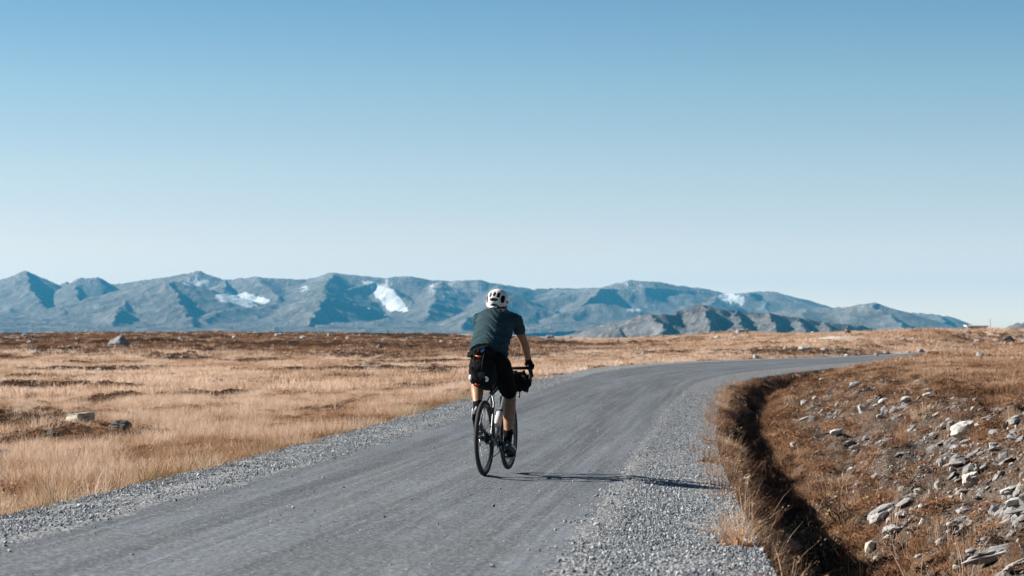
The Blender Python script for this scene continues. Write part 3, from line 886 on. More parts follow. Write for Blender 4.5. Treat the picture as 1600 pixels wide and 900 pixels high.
# ------------------------------------------------------------------ cairn
def build_cairn():
    x, y, z = cast(1325, 526)
    y += .3; z = float(ground_z(np.array([x]), np.array([y]))[0]) + .25
    root = link(bpy.data.objects.new("cairn", None)); root.location = (x, y, z)
    setp(root, "small stone cairn on the broad pale slab", "cairn")
    k = y / FPX
    for i, (dx, dz, w, h) in enumerate([(-2.6, 1.5, 3.4, 2), (2.4, 1.4, 3.4, 1.9), (0, 3.2, 3.2, 1.9), (1.9, 4.2, 2.4, 1.4), (-1.4, 5.2, 2.3, 1.6), (.4, 7.2, 1.9, 1.7), (-.2, 9.3, 1.3, 1.2)]):
        o = link(bpy.data.objects.new("stone", rock_mesh(i + 4, 'gd'[i % 2], False)), root)
        o.location = (dx * k, random.uniform(-.05, .05), dz * k); o.scale = (w * k, w * k * .9, h * k)
        o.rotation_euler = (0, random.uniform(-.2, .2), random.uniform(0, 3))
build_cairn()

# ------------------------------------------------------------------ cabin and pole beyond the crest
def simple_mat(name, col, rough=.6, metallic=0.0, spec=.3, bump=None):
    m, t = new_mat(name)
    G = t.obj()
    n1 = t.noise(G, 14.0, 4, .6)
    c = t.mix(t.ramp(n1, [(.3, .0), (.7, 1.)]), tuple(q * .82 for q in col), tuple(min(1, q * 1.12) for q in col))
    t.bsdf(c, rough, t.bump(t.noise(G, bump[0], 3, .6), bump[1], bump[2]) if bump else None, metallic, spec)
    return m

class MB:
    """collects shapes into one mesh"""
    def __init__(self): self.v = []; self.f = []
    def add(self, V, F):
        o = len(self.v); self.v += [tuple(p) for p in V]; self.f += [tuple(i + o for i in q) for q in F]; return self
    def box(self, c, s, rot=None):
        V = [Vector(((i & 1) - .5, ((i >> 1) & 1) - .5, (i >> 2) - .5)) for i in range(8)]
        V = [Vector((v.x * s[0], v.y * s[1], v.z * s[2])) for v in V]
        if rot is not None: V = [rot @ v for v in V]
        return self.add([v + Vector(c) for v in V], [(0, 2, 3, 1), (4, 5, 7, 6), (0, 1, 5, 4), (2, 6, 7, 3), (0, 4, 6, 2), (1, 3, 7, 5)])
    def tube(self, pts, rad, n=10, caps=True, flat=1.0):
        pts = [Vector(p) for p in pts]; rad = rad if hasattr(rad, "__len__") else [rad] * len(pts)
        rings = []; up = None
        for i, p in enumerate(pts):
            d = (pts[min(i + 1, len(pts) - 1)] - pts[max(i - 1, 0)]).normalized()
            if up is None:
                up = Vector((0, 0, 1)) if abs(d.z) < .9 else Vector((0, 1, 0))
            a = d.cross(up)
            if a.length < 1e-4: a = d.cross(Vector((1, 0, 0)))
            a.normalize(); b = a.cross(d).normalized(); up = b
            rings.append([p + (a * math.cos(2 * math.pi * k / n) + b * math.sin(2 * math.pi * k / n) * flat) * rad[i] for k in range(n)])
        V = [q for r_ in rings for q in r_]; F = []
        for i in range(len(pts) - 1):
            for k in range(n):
                F.append((i * n + k, i * n + (k + 1) % n, (i + 1) * n + (k + 1) % n, (i + 1) * n + k))
        if caps:
            F.append(tuple(range(n))[::-1]); F.append(tuple((len(pts) - 1) * n + k for k in range(n)))
        return self.add(V, F)
    def torus(self, R, r, n=64, m=12, flat=1.0, z=0.0):
        """ring in the y-z plane, axis x"""
        V = []; F = []
        for i in range(n):
            a = 2 * math.pi * i / n
            for j in range(m):
                b = 2 * math.pi * j / m
                rr = R + r * math.cos(b)
                V.append((r * flat * math.sin(b), rr * math.cos(a), rr * math.sin(a) + z))
        for i in range(n):
            for j in range(m):
                F.append((i * m + j, i * m + (j + 1) % m, ((i + 1) % n) * m + (j + 1) % m, ((i + 1) % n) * m + j))
        return self.add(V, F)
    def ell(self, c, s, rot=None, nu=16, nv=10):
        V = []; F = []
        for i in range(nv + 1):
            th = math.pi * i / nv
            for j in range(nu):
                ph = 2 * math.pi * j / nu
                q = Vector((s[0] * math.sin(th) * math.cos(ph), s[1] * math.sin(th) * math.sin(ph), s[2] * math.cos(th)))
                if rot is not None: q = rot @ q
                V.append(q + Vector(c))
        for i in range(nv):
            for j in range(nu):
                F.append((i * nu + j, (i + 1) * nu + j, (i + 1) * nu + (j + 1) % nu, i * nu + (j + 1) % nu))
        return self.add(V, F)
    def build(self, name, mat, parent=None, smooth=True, sharp=None):
        me = bpy.data.meshes.new(name); me.from_pydata([tuple(v) for v in self.v], [], self.f); me.update()
        if smooth:
            me.polygons.foreach_set("use_smooth", [True] * len(me.polygons))
            if sharp: me.set_sharp_from_angle(angle=math.radians(sharp))
        if mat: me.materials.append(mat)
        return link(bpy.data.objects.new(name, me), parent)

def build_cabin():
    D = 470.0; k = D / FPX
    x0, x1 = (1509 - 800) * k, (1543 - 800) * k
    zr = CAMH + (YH - 508.6) * k
    zg = float(ground_z(np.array([(x0 + x1) / 2]), np.array([D]))[0]) - .1
    root = link(bpy.data.objects.new("cabin", None)); root.location = ((x0 + x1) / 2, D, zg)
    setp(root, "low cabin with a pale flat roof on the horizon at the right", "cabin")
    w, hh = x1 - x0, zr - zg
    mw = simple_mat("tarred_boards", (.05, .045, .045)); mr = simple_mat("pale_roof", (.52, .53, .55)); mp = simple_mat("white_paint", (.75, .73, .70)); mg = simple_mat("dark_glass", (.02, .025, .03), .1)
    MB().box((0, .9, (hh - .2) / 2), (w * .84, 2.6, hh - .2)).build("wall", mw, root, False)
    rf = MB().box((0, .8, hh - .08), (w, 3.6, .28), Matrix.Rotation(.05, 3, 'X')).build("roof", mr, root, False)
    MB().box((-w * .38, 1.0, hh + .1), (.3, .3, .35)).build("chimney", mw, rf, False)
    for dx in (-.43, .43):
        MB().box((w * dx, -.55, (hh - .24) / 2), (.16, .16, hh - .24)).build("post", mp, root, False)
    MB().box((w * .08, -.5, hh * .36), (w * .52, .06, hh * .55)).build("parapet", mp, root, False)
    wd = MB().box((-w * .2, -.42, hh * .62), (.7, .06, .5)).build("window", mp, root, False)
    MB().box((-w * .2, -.455, hh * .62), (.58, .03, .38)).build("pane", mg, wd, False)
    px, pt = (1544 - 800) * k, CAMH + (YH - 498) * k
    g = float(ground_z(np.array([px]), np.array([D - 2]))[0])
    pole = link(bpy.data.objects.new("pole", None)); pole.location = (px, D - 2, g - .2)
    setp(pole, "thin grey pole standing at the right end of the cabin", "pole")
    mpz = simple_mat("weathered_pole", (.30, .29, .29))
    MB().tube([(0, 0, 0), (0, 0, pt - g + .1)], [.11, .075], 8).build("shaft", mpz, pole)
    MB().tube([(0, 0, pt - g + .1), (0, 0, pt - g + .2)], [.09, .05], 8).build("cap", mw, pole)
build_cabin()

# ------------------------------------------------------------------ bare shrubs in the ditch
def build_shrub(px, py, hpx, label, seed, dark=True):
    x, y, z = cast(px, py)
    H_ = hpx * y / FPX
    r = random.Random(seed)
    root = link(bpy.data.objects.new("shrub", None)); root.location = (x, y + .05, z - .03)
    setp(root, label, "shrub", "bare shrubs in the ditch")
    mt = simple_mat("bare_twig", (.060, .042, .035) if dark else (.16, .11, .08), .9)
    st, tw, lf = MB(), MB(), MB()
    def grow(p, d, l, rad, lev):
        q = p; pts = [p.copy()]; n = 4
        for i in range(n):
            d = (d + Vector((r.gauss(0, .16), r.gauss(0, .16), r.gauss(.03, .1)))).normalized()
            q = q + d * l / n; pts.append(q.copy())
        (st if lev == 0 else tw).tube(pts, [rad * (1 - .16 * i) for i in range(n + 1)], 5)
        if lev < 3:
            for c in range(r.randint(2, 4)):
                i = r.randint(1, n)
                nd = (d + Vector((r.gauss(0, .6), r.gauss(0, .6), r.gauss(.1, .3)))).normalized()
                grow(pts[i], nd, l * r.uniform(.45, .75), rad * .55, lev + 1)
        elif r.random() < .5:
            c = pts[-1]; e = Vector((r.gauss(0, .012), r.gauss(0, .012), r.gauss(0, .012)))
            f = Vector((e.y, -e.x, .014)); lf.add([c, c + e, c + e + f, c + f], [(0, 1, 2, 3)])
    for k in range(7):
        a = r.uniform(0, 6.28)
        grow(Vector((.06 * math.cos(a), .06 * math.sin(a), 0)), Vector((.55 * math.cos(a), .55 * math.sin(a), 1)).normalized(), H_ * r.uniform(.5, .75), .010, 0)
    st.build("stems", mt, root); tw.build("twigs", mt, root)
    if lf.v: lf.build("leaves", simple_mat("withered_leaf", (.30, .24, .10), .8), root, False)
build_shrub(1325, 826, 62, "bare dark twiggy shrub growing beside the curved outcrop", 5)
build_shrub(1300, 892, 60, "bare shrub at the bottom of the dark ditch, nearest the camera", 9)
build_shrub(1255, 872, 50, "thin leafless shrub inside the dark ditch, left of the nearest one", 12, False)
build_shrub(1150, 640, 26, "small dark shrub on the ditch rim near the bend", 15)
# ------------------------------------------------------------------ cyclist and bicycle (built in bicycle space: x right, y forward, z up, origin under the rear tyre)
BIKE_YAW = math.radians(-12.3)
_bx, _by = -0.252, 21.0
_bs, _bt = road_coords(np.array([_bx]), np.array([_by]))
BIKE_LOC = (_bx, _by, float(road_z(_bs, _bt)[0]) + .002)
def root_at_bike(name):
    o = link(bpy.data.objects.new(name, None)); o.location = BIKE_LOC; o.rotation_euler = (0, 0, BIKE_YAW)
    return o

def skin_mat():
    m, t = new_mat("tanned_skin")
    n = t.noise(t.obj(), 22.0, 4, .6)
    col = t.mix(t.ramp(n, [(.3, 0.), (.7, 1.)]), (.23, .115, .065), (.34, .18, .105))
    t.bsdf(col, .5, t.bump(n, .15, .004), spec=.35, **{"Subsurface Weight": .08})
    return m
def cloth_mat(name, col, folds=0.0, weave=260.0, rough=.85):
    m, t = new_mat(name)
    O = t.obj()
    n = t.noise(O, 5.0, 4, .6); w = t.noise(O, weave, 2, .5)
    c = t.mix(t.ramp(n, [(.3, 0.), (.7, 1.)]), tuple(q * .8 for q in col), tuple(q * 1.15 for q in col))
    h = t.math('MULTIPLY', w, .15)
    if folds:
        f = t.noise(t.scale(O, (3.0, 10., 42.)), 1.0, 4, .6, 1.2)
        h = t.math('ADD', h, t.math('MULTIPLY', f, folds))
    t.bsdf(c, rough, t.bump(h, .8, .012), spec=.04)
    return m
M_SKIN = skin_mat()
M_SHIRT = cloth_mat("slate_shirt", (.032, .060, .073), 1.0)
M_SHORT = cloth_mat("black_shorts", (.006, .006, .007), .6)
M_BLACK = simple_mat("black_rubber", (.008, .008, .009), .6, 0., .1)
M_TYRE = simple_mat("tyre_rubber", (.030, .030, .032), .8, bump=(160., .5, .004))
M_CARBON = simple_mat("black_metal", (.018, .018, .020), .35, .6, .5)
M_STEEL = simple_mat("bright_steel", (.50, .51, .52), .28, 1.0)
M_SPOKE = simple_mat("spoke_steel", (.20, .205, .21), .4, 1.0)
M_RIM = simple_mat("rim_alloy", (.035, .038, .042), .35, .5)
M_FRAME = simple_mat("frame_paint", (.10, .12, .125), .3, .0, .5)
M_WHITE = simple_mat("white_shell", (.78, .77, .74), .35, 0., .5)
M_NYLON = cloth_mat("black_nylon", (.010, .0105, .012), .7, 180.)
M_ORANGE = simple_mat("orange_webbing", (.62, .13, .03), .6)
M_BLUE = simple_mat("blue_buckle", (.05, .22, .48), .4)
M_RED = simple_mat("red_lens", (.40, .03, .02), .2)
M_REFL = simple_mat("silver_reflector", (.72, .76, .78), .3, .2)
M_HAIR = simple_mat("dark_hair", (.018, .012, .009), .7)

def baked(o, mods):
    """apply modifiers to an object's mesh"""
    for typ, kw in mods:
        md = o.modifiers.new(typ.lower(), typ)
        for k, v in kw.items(): setattr(md, k, v)
    dg = bpy.context.evaluated_depsgraph_get(); dg.update()
    me = bpy.data.meshes.new_from_object(o.evaluated_get(dg))
    old = o.data; o.modifiers.clear(); o.data = me; me.name = o.name
    bpy.data.meshes.remove(old)
    me.polygons.foreach_set("use_smooth", [True] * len(me.polygons))
    return o
def blob(mb, name, mat, parent, voxel=.009, smooth=6, folds=None):
    o = mb.build(name, mat, parent)
    baked(o, [('REMESH', dict(mode='VOXEL', voxel_size=voxel, use_smooth_shade=True)), ('SMOOTH', dict(factor=.5, iterations=smooth))])
    if folds:
        me = o.data; n = len(me.vertices)
        co = np.empty(n * 3, np.float32); no = np.empty(n * 3, np.float32)
        me.vertices.foreach_get("co", co); me.vertices.foreach_get("normal", no)
        co = co.reshape(-1, 3); no = no.reshape(-1, 3)
        amp, fx, fz, seed = folds
        f = fbm(co[:, 0] * fx + co[:, 1] * fx * .5 + 3, (co[:, 2] + .35 * np.abs(co[:, 0]) + .04 * np.sin(co[:, 0] * 19)) * fz, 3, seed)
        co = co + no * (amp * f)[:, None]
        me.vertices.foreach_set("co", co.ravel()); me.update()
    if len(o.data.materials) == 0: o.data.materials.append(mat)
    return o
def limb(mb, pts, rad, n=14, flat=1.0):
    mb.tube(pts, rad, n, True, flat)
    for p, r_ in ((pts[0], rad[0]), (pts[-1], rad[-1])): mb.ell(p, (r_, r_, r_), None, 12, 8)
    return mb
def lerp3(a, b, t): return tuple(a[i] + (b[i] - a[i]) * t for i in range(3))

# joints
HIP = {1: (.095, .24, 1.00), -1: (-.095, .24, 1.00)}
KNEE = {1: (.118, .575, .715), -1: (-.205, .62, .855)}
ANKLE = {1: (.125, .415, .275), -1: (-.130, .285, .575)}
BALL = {1: (.128, .535, .165), -1: (-.135, .315, .425)}
SHO = {1: (.180, .505, 1.425), -1: (-.166, .505, 1.425)}
ELB = {1: (.218, .730, 1.205), -1: (-.195, .730, 1.205)}
WRI = {1: (.214, .925, 1.045), -1: (-.214, .925, 1.045)}
HEAD = Vector((-.018, .655, 1.578))

def build_person():
    root = root_at_bike("person")
    setp(root, "cyclist in white helmet, dark slate T-shirt and black shorts riding away along the road", "person")
    # ---- body: head, neck, trunk, arms, legs as one skin
    b = MB()
    b.tube([(0, .18, 1.02), (0, .22, 1.09), (0, .31, 1.20), (0, .43, 1.33), (0, .52, 1.41), (0, .57, 1.455)], [.14, .15, .14, .155, .14, .07], 20, True, .76)
    limb(b, [(0, .54, 1.445), (-.01, .595, 1.50), (-.016, .63, 1.545)], [.068, .058, .06])
    b.ell(HEAD, (.076, .098, .108)); b.ell(HEAD + Vector((0, .055, -.055)), (.056, .062, .060))
    b.ell(HEAD + Vector((0, .112, -.018)), (.014, .022, .026))
    for s_ in (1, -1):
        b.ell(HEAD + Vector((s_ * .078, -.002, -.022)), (.012, .020, .032))
        limb(b, [SHO[s_], lerp3(SHO[s_], ELB[s_], .35), lerp3(SHO[s_], ELB[s_], .75), ELB[s_]], [.046, .049, .043, .039])
        limb(b, [ELB[s_], lerp3(ELB[s_], WRI[s_], .3), lerp3(ELB[s_], WRI[s_], .75), WRI[s_]], [.040, .043, .032, .027])
        limb(b, [HIP[s_], lerp3(HIP[s_], KNEE[s_], .35), lerp3(HIP[s_], KNEE[s_], .8), KNEE[s_]], [.088, .080, .062, .056])
        k, a = Vector(KNEE[s_]), Vector(ANKLE[s_]); d = (a - k).normalized(); back = Vector((0, -1, 0)); back = (back - d * back.dot(d)).normalized()
        limb(b, [k, k.lerp(a, .22) + back * .012, k.lerp(a, .40) + back * .014, k.lerp(a, .7) + back * .004, a], [.054, .060, .059, .044, .034])
    blob(b, "body", M_SKIN, root, .0085, 7)
    eye = simple_mat("eye_white", (.7, .7, .68), .2)
    for s_ in (1, -1):
        MB().ell(HEAD + Vector((s_ * .031, .088, .006)), (.012, .010, .009)).build("eye", eye, root)
    MB().ell(HEAD + Vector((0, .104, -.062)), (.024, .010, .007)).build("mouth", simple_mat("lips", (.35, .12, .09), .5), root)
    # ---- shirt
    m = MB()
    m.tube([(0, .155, 1.100), (0, .195, 1.145), (0, .270, 1.225), (0, .385, 1.335), (0, .470, 1.410), (0, .540, 1.468)], [.184, .180, .174, .184, .170, .082], 26, True, .88)
    limb(m, [(-.160, .490, 1.425), (-.08, .485, 1.455), (.08, .485, 1.455), (.160, .490, 1.425)], [.060, .074, .074, .060])
    for s_ in (1, -1):
        e = lerp3(SHO[s_], ELB[s_], .50)
        m.ell(SHO[s_], (.060, .066, .064))
        m.tube([SHO[s_], lerp3(SHO[s_], ELB[s_], .3), e], [.062, .060, .058], 16)
    m.ell((0, .52, 1.335), (.150, .105, .115)); m.ell((0, .40, 1.25), (.145, .10, .11))
    blob(m, "shirt", M_SHIRT, root, .0085, 6, (.0105, 3.5, 36.0, 501))
    # ---- shorts
    m = MB()
    m.ell((0, .19, 1.045), (.178, .155, .125)); m.ell((0, .10, 1.03), (.150, .10, .115))
    for s_ in (1, -1):
        e = lerp3(HIP[s_], KNEE[s_], .80 if s_ > 0 else .84)
        limb(m, [HIP[s_], lerp3(HIP[s_], KNEE[s_], .35), e], [.102, .096, .086])
    blob(m, "shorts", M_SHORT, root, .009, 5, (.005, 8., 14., 511))
    # ---- gloves: palm, four fingers and a thumb closed on the brake hood
    for s_ in (1, -1):
        g = MB(); w = Vector(WRI[s_]); c = Vector((s_ * .212, .985, 1.012))
        limb(g, [w + Vector((0, -.018, .018)), w], [.033, .031])
        g.ell(w.lerp(c, .62), (.037, .052, .024), Matrix.Rotation(-.35, 3, 'X'))
        for i in range(4):
            y0 = .955 + .022 * i; ln = (.9, 1.05, 1.0, .8)[i]
            p0 = Vector((s_ * .232, y0, 1.012)); p1 = p0 + Vector((s_ * .018, .012, -.022)) * ln; p2 = p1 + Vector((-s_ * .010, .010, -.026)) * ln; p3 = p2 + Vector((-s_ * .022, .004, -.012)) * ln
            limb(g, [p0, p1, p2, p3], [.0105, .0100, .0092, .0080], 8)
        t0 = Vector((s_ * .188, .945, 1.018))
        limb(g, [t0, t0 + Vector((-s_ * .012, .024, -.010)), t0 + Vector((-s_ * .004, .050, -.028))], [.0115, .0105, .009], 8)
        blob(g, "glove", M_NYLON, root, .005, 3)
    # ---- socks and shoes
    for s_ in (1, -1):
        k, a, bl = Vector(KNEE[s_]), Vector(ANKLE[s_]), Vector(BALL[s_])
        q = MB(); limb(q, [k.lerp(a, .72), k.lerp(a, .88), a], [.046, .041, .040])
        blob(q, "sock", M_SHORT, root, .007, 3)
        f = (bl - a); fd = f.normalized()                      # ankle -> ball
        pitch = math.atan2(-(fd.z), fd.y)
        # foot frame: y along the sole to the toe, z off the sole
        ang = {1: math.radians(-14), -1: math.radians(-46)}[s_]
        R = Matrix.Rotation(ang, 3, 'X')
        sh = MB()
        def P(x_, y_, z_): return bl + R @ Vector((x_, y_, z_))
        sh.ell(P(0, .02, .028), (.046, .075, .034), R); sh.ell(P(0, -.06, .038), (.037, .075, .042), R)
        sh.ell(P(0, -.135, .048), (.036, .050, .052), R); sh.ell(a + R @ Vector((0, -.004, -.008)), (.043, .046, .042), R)
        sh.ell(P(0, .075, .020), (.036, .038, .024), R)
        shoe = blob(sh, "shoe", simple_mat("shoe_knit", (.045, .046, .05), .7), root, .007, 3)
        so = MB(); so.tube([P(0, -.178, .002), P(0, -.12, -.002), P(0, -.03, -.002), P(0, .05, -.002), P(0, .108, .004)], [.026, .036, .036, .045, .024], 14, True, .22)
        so.build("sole", M_BLACK, shoe)
        st = MB(); st.tube([P(s_ * .035, -.165, .085), P(s_ * .046, -.10, .06), P(s_ * .05, -.02, .045)], [.006, .007, .005], 6); st.tube([P(0, -.186, .05), P(0, -.176, .095)], [.011, .008], 6)
        st.build("reflective_trim", M_REFL, shoe)
    # ---- hair under the helmet
    h = MB(); h.ell(HEAD + Vector((0, -.028, .004)), (.081, .086, .104)); h.ell(HEAD + Vector((0, -.052, -.058)), (.062, .048, .052))
    blob(h, "hair", M_HAIR, root, .007, 3)
    # ---- helmet shell with vents
    RX_, RY_, RZ_ = .108, .142, .118
    nu, nv = 132, 66
    V = []; F = []
    for i in range(nv + 1):
        th = math.pi * (i + .5) / (nv + 1)
        for j in range(nu):
            ph = 2 * math.pi * j / nu
            V.append((math.sin(th) * math.cos(ph), math.sin(th) * math.sin(ph), math.cos(th)))
    vents = [(0, .22, .40, .13, 2.6), (0, .64, .14, .20, 3), (.37, .58, .13, .21, 3), (-.37, .58, .13, .21, 3), (.72, .22, .16, .33, 2.4), (-.72, .22, .16, .33, 2.4), (.955, -.05, .04, .14, 2), (-.955, -.05, .04, .14, 2)]
    def keep(c):
        x_, y_, z_ = c
        rim = -.30 - .16 * (1 if y_ < 0 else .2) * min(1, abs(y_) * 1.3) + .10 * max(0, y_)
        if z_ < rim: return False
        if y_ < .12:
            for vx_, vz_, ax, az_, p_ in vents:
                if abs((x_ - vx_) / ax) ** p_ + abs((z_ - vz_) / az_) ** p_ < 1: return False
            if ((x_) / .50) ** 2 + ((z_ + .60) / .46) ** 2 < 1: return False
        else:
            for sx in (0, .30, -.30, .60, -.60):
                if abs(x_ - sx) < .075 and .10 < z_ and .20 < y_ < .92 - .2 * abs(sx): return False
        return True
    for i in range(nv):
        for j in range(nu):
            q = (i * nu + j, (i + 1) * nu + j, (i + 1) * nu + (j + 1) % nu, i * nu + (j + 1) % nu)
            c = [sum(V[k][d] for k in q) / 4 for d in range(3)]
            if keep(c): F.append(q)
    V.append((0, 0, 1)); top = len(V) - 1
    for j in range(nu): F.append((top, j, (j + 1) % nu))
    hm = MB(); hm.add([(x_ * RX_, y_ * RY_ * (1.06 if y_ < 0 else 1), z_ * RZ_) for x_, y_, z_ in V], F)
    he = hm.build("helmet", M_WHITE, root)
    me = he.data
    bm = bmesh.new(); bm.from_mesh(me)
    bmesh.ops.delete(bm, geom=[v for v in bm.verts if not v.link_faces], context='VERTS'); bm.to_mesh(me); bm.free()
    baked(he, [('SMOOTH', dict(factor=.5, iterations=2)), ('SOLIDIFY', dict(thickness=.014, offset=-1.0)), ('BEVEL', dict(width=.0025, segments=2, limit_method='ANGLE'))])
    HL = HEAD + Vector((0, -.012, .022)); HR = (math.radians(4), 0, math.radians(-3))
    he.location = HL; he.rotation_euler = HR
    Rm = Matrix.Rotation(HR[0], 3, 'X')
    ln = MB().ell(HL + Rm @ Vector((0, 0, -.004)), (.090, .120, .098), Rm, 24, 16).build("helmet_liner", M_BLACK, root)
    MB().tube([HL + Vector((-.050, -.118, -.050)), HL + Vector((-.02, -.130, -.056)), HL + Vector((.022, -.130, -.054))], [.010, .013, .010], 10).build("dial", M_WHITE, ln)
    cr = MB(); cr.tube([HL + Vector((-.086, -.03, -.04)), HL + Vector((-.07, -.085, -.052)), HL + Vector((-.04, -.115, -.055)), HL + Vector((.04, -.115, -.055)), HL + Vector((.07, -.085, -.052)), HL + Vector((.086, -.03, -.04))], .007, 8)
    cr.build("retention_strap", M_BLACK, ln)
    for s_ in (1, -1):
        MB().tube([HL + Vector((s_ * .084, -.02, -.03)), HEAD + Vector((s_ * .078, .018, -.06)), HEAD + Vector((s_ * .035, .06, -.118))], .006, 6).build("chin_strap", M_BLACK, root)
build_person()

BB = Vector((0, .42, .275)); AX_R = Vector((0, 0, .345)); AX_F = Vector((0, 1.02, .345))
SEAT_TOP = Vector((0, .215, .96)); HT_B = Vector((0, .905, .715)); HT_T = Vector((0, .848, .885))
CRANK = math.radians(50)
def build_bicycle():
    root = root_at_bike("bicycle")
    setp(root, "grey gravel bicycle with disc brakes and drop handlebar under the cyclist", "bicycle")
    # frame
    f = MB(); ST = BB + (SEAT_TOP - BB) * .70
    f.tube([BB, ST], .0155, 12); f.tube([HT_B + Vector((0, -.01, .02)), BB], [.021, .023], 12); f.tube([HT_T + Vector((0, -.012, -.03)), ST + Vector((0, 0, -.03))], [.0175, .0145], 12)
    f.tube([HT_T, HT_B], [.023, .025], 14)
    f.tube([BB + Vector((-.034, 0, 0)), BB + Vector((.034, 0, 0))], .022, 14)
    for s_ in (1, -1):
        f.tube([BB + Vector((s_ * .026, -.03, 0)), BB + Vector((s_ * .038, -.12, .012)), AX_R + Vector((s_ * .066, .02, 0)), AX_R + Vector((s_ * .068, 0, 0))], [.011, .011, .009, .010], 10)
        f.tube([ST + Vector((s_ * .014, -.004, -.035)), ST + Vector((s_ * .040, -.055, -.10)), AX_R + Vector((s_ * .062, .02, .06)), AX_R + Vector((s_ * .066, 0, 0))], [.009, .0095, .0085, .010], 10)
    f.tube([ST + Vector((-.036, -.06, -.11)), ST + Vector((.036, -.06, -.11))], .007, 8)
    fr = f.build("frame", M_FRAME, root, True, 40)
    MB().tube([ST + Vector((0, 0, -.01)), SEAT_TOP], .0138, 12).build("seatpost", M_CARBON, root)
    MB().tube([ST + Vector((0, .0, -.012)), ST + Vector((0, -.006, .014))], .019, 12).build("seat_clamp", M_CARBON, fr)
    # fork and stem
    k = MB(); cr = HT_B + Vector((0, .006, -.02))
    k.tube([cr + Vector((-.05, 0, 0)), cr + Vector((.05, 0, 0))], .018, 10)
    for s_ in (1, -1):
        k.tube([cr + Vector((s_ * .048, 0, 0)), cr + Vector((s_ * .058, .03, -.09)), AX_F + Vector((s_ * .058, -.012, .06)), AX_F + Vector((s_ * .058, 0, 0))], [.017, .014, .010, .010], 10)
    k.build("fork", M_FRAME, root, True, 40)
    BAR = Vector((0, .905, .968))
    MB().tube([HT_T + Vector((0, -.004, .0)), HT_T + Vector((0, -.016, .045))], .020, 12).tube([HT_T + Vector((0, -.014, .04)), BAR], [.017, .016], 12).build("stem", M_CARBON, root)
    # drop bar with hoods and levers
    hb = MB()
    for s_ in (1, -1):
        hb.tube([BAR, BAR + Vector((s_ * .16, 0, .002)), BAR + Vector((s_ * .20, .012, .002)), BAR + Vector((s_ * .214, .06, -.002)), BAR + Vector((s_ * .219, .085, -.03)), BAR + Vector((s_ * .224, .078, -.075)), BAR + Vector((s_ * .230, .03, -.112)), BAR + Vector((s_ * .236, -.055, -.122))],
                [.0155, .0155, .016, .016, .016, .016, .016, .0165], 10)
    bar = hb.build("handlebar", M_BLACK, root)
    for s_ in (1, -1):
        hd = MB(); hd.tube([BAR + Vector((s_ * .212, .045, .0)), BAR + Vector((s_ * .213, .085, .012)), BAR + Vector((s_ * .213, .115, .030)), BAR + Vector((s_ * .212, .125, .052))], [.019, .019, .018, .012], 10)
        hd.build("brake_hood", M_BLACK, bar)
        lv = MB(); lv.tube([BAR + Vector((s_ * .216, .120, .015)), BAR + Vector((s_ * .226, .132, -.03)), BAR + Vector((s_ * .240, .115, -.085))], [.010, .0085, .006], 8)
        lv.build("brake_lever", M_CARBON, bar)
    # saddle
    sd = MB()
    sd.tube([(0, .08, .985), (0, .12, .992), (0, .20, .985), (0, .30, .982), (0, .355, .975)], [.055, .070, .048, .026, .016], 14, True, .32)
    sa = sd.build("saddle", M_BLACK, root)
    rl = MB()
    for s_ in (1, -1): rl.tube([(s_ * .028, .09, .968), (s_ * .022, .20, .952), (s_ * .010, .33, .962)], .0035, 6)
    rl.build("saddle_rail", M_STEEL, sa)
    # wheels
    def wheel(ax, rear):
        w = MB(); w.tube([(-.05, 0, 0), (-.03, 0, 0), (.03, 0, 0), (.05, 0, 0)], [.012, .020, .020, .012], 14)
        wo = w.build("wheel", M_CARBON, root, True, 40); wo.location = ax
        MB().torus(.324, .0205, 84, 14).build("tyre", M_TYRE, wo)
        V = []; F = []; prof = [(-.012, .309), (-.0125, .297), (-.008, .278), (.008, .278), (.0125, .297), (.012, .309)]; n = 72
        for i in range(n):
            a = 2 * math.pi * i / n
            for x_, r_ in prof: V.append((x_, r_ * math.cos(a), r_ * math.sin(a)))
        m_ = len(prof)
        for i in range(n):
            for j in range(m_): F.append((i * m_ + j, i * m_ + (j + 1) % m_, ((i + 1) % n) * m_ + (j + 1) % m_, ((i + 1) % n) * m_ + j))
        MB().add(V, F).build("rim", M_RIM, wo, True, 30)
        sm = None
        for i in range(24):
            s_ = 1 if i % 2 else -1; a = 2 * math.pi * i / 24; cr_ = .30 * (1 if (i // 2) % 2 else -1)
            if sm is None or i < 4:
                sp = MB().tube([(s_ * .028, .022 * math.cos(a0 := (cr_ * 4)), .022 * math.sin(a0)), (0, .279, 0)], .0013, 5).build("spoke", M_SPOKE, wo, True)
                if i == 0: sm = {}
                sm[i % 4] = sp.data
            else:
                sp = link(bpy.data.objects.new("spoke", sm[i % 4]), wo)
            sp.rotation_euler = (a, 0, 0)
        ro = MB(); ro.torus(.071, .007, 40, 6, .12)
        for i in range(6):
            a = math.pi * i / 3; ro.tube([(0, .018 * math.cos(a), .018 * math.sin(a)), (0, .068 * math.cos(a + .5), .068 * math.sin(a + .5))], .003, 5)
        r_ = ro.build("brake_rotor", M_STEEL, wo); r_.location = (-.042, 0, 0)
        if rear:
            cs = MB()
            for i in range(10):
                cs.torus(.058 - .0042 * i, .0030, 36, 6, .4)
                cs.v[-36 * 6:] = [(x_ + .020 + .0036 * i, y_, z_) for x_, y_, z_ in cs.v[-36 * 6:]]
            cs.tube([(.018, 0, 0), (.060, 0, 0)], [.050, .018], 24)
            cs.build("cassette", M_CARBON, wo, True, 30)
        return wo
    wheel(AX_R, True); wheel(AX_F, False)
    for ax in (AX_R, AX_F):
        MB().box(ax + Vector((-.046, .045 if ax.y < .5 else -.055, .055)), (.030, .05, .036)).build("brake_caliper", M_CARBON, root, False)
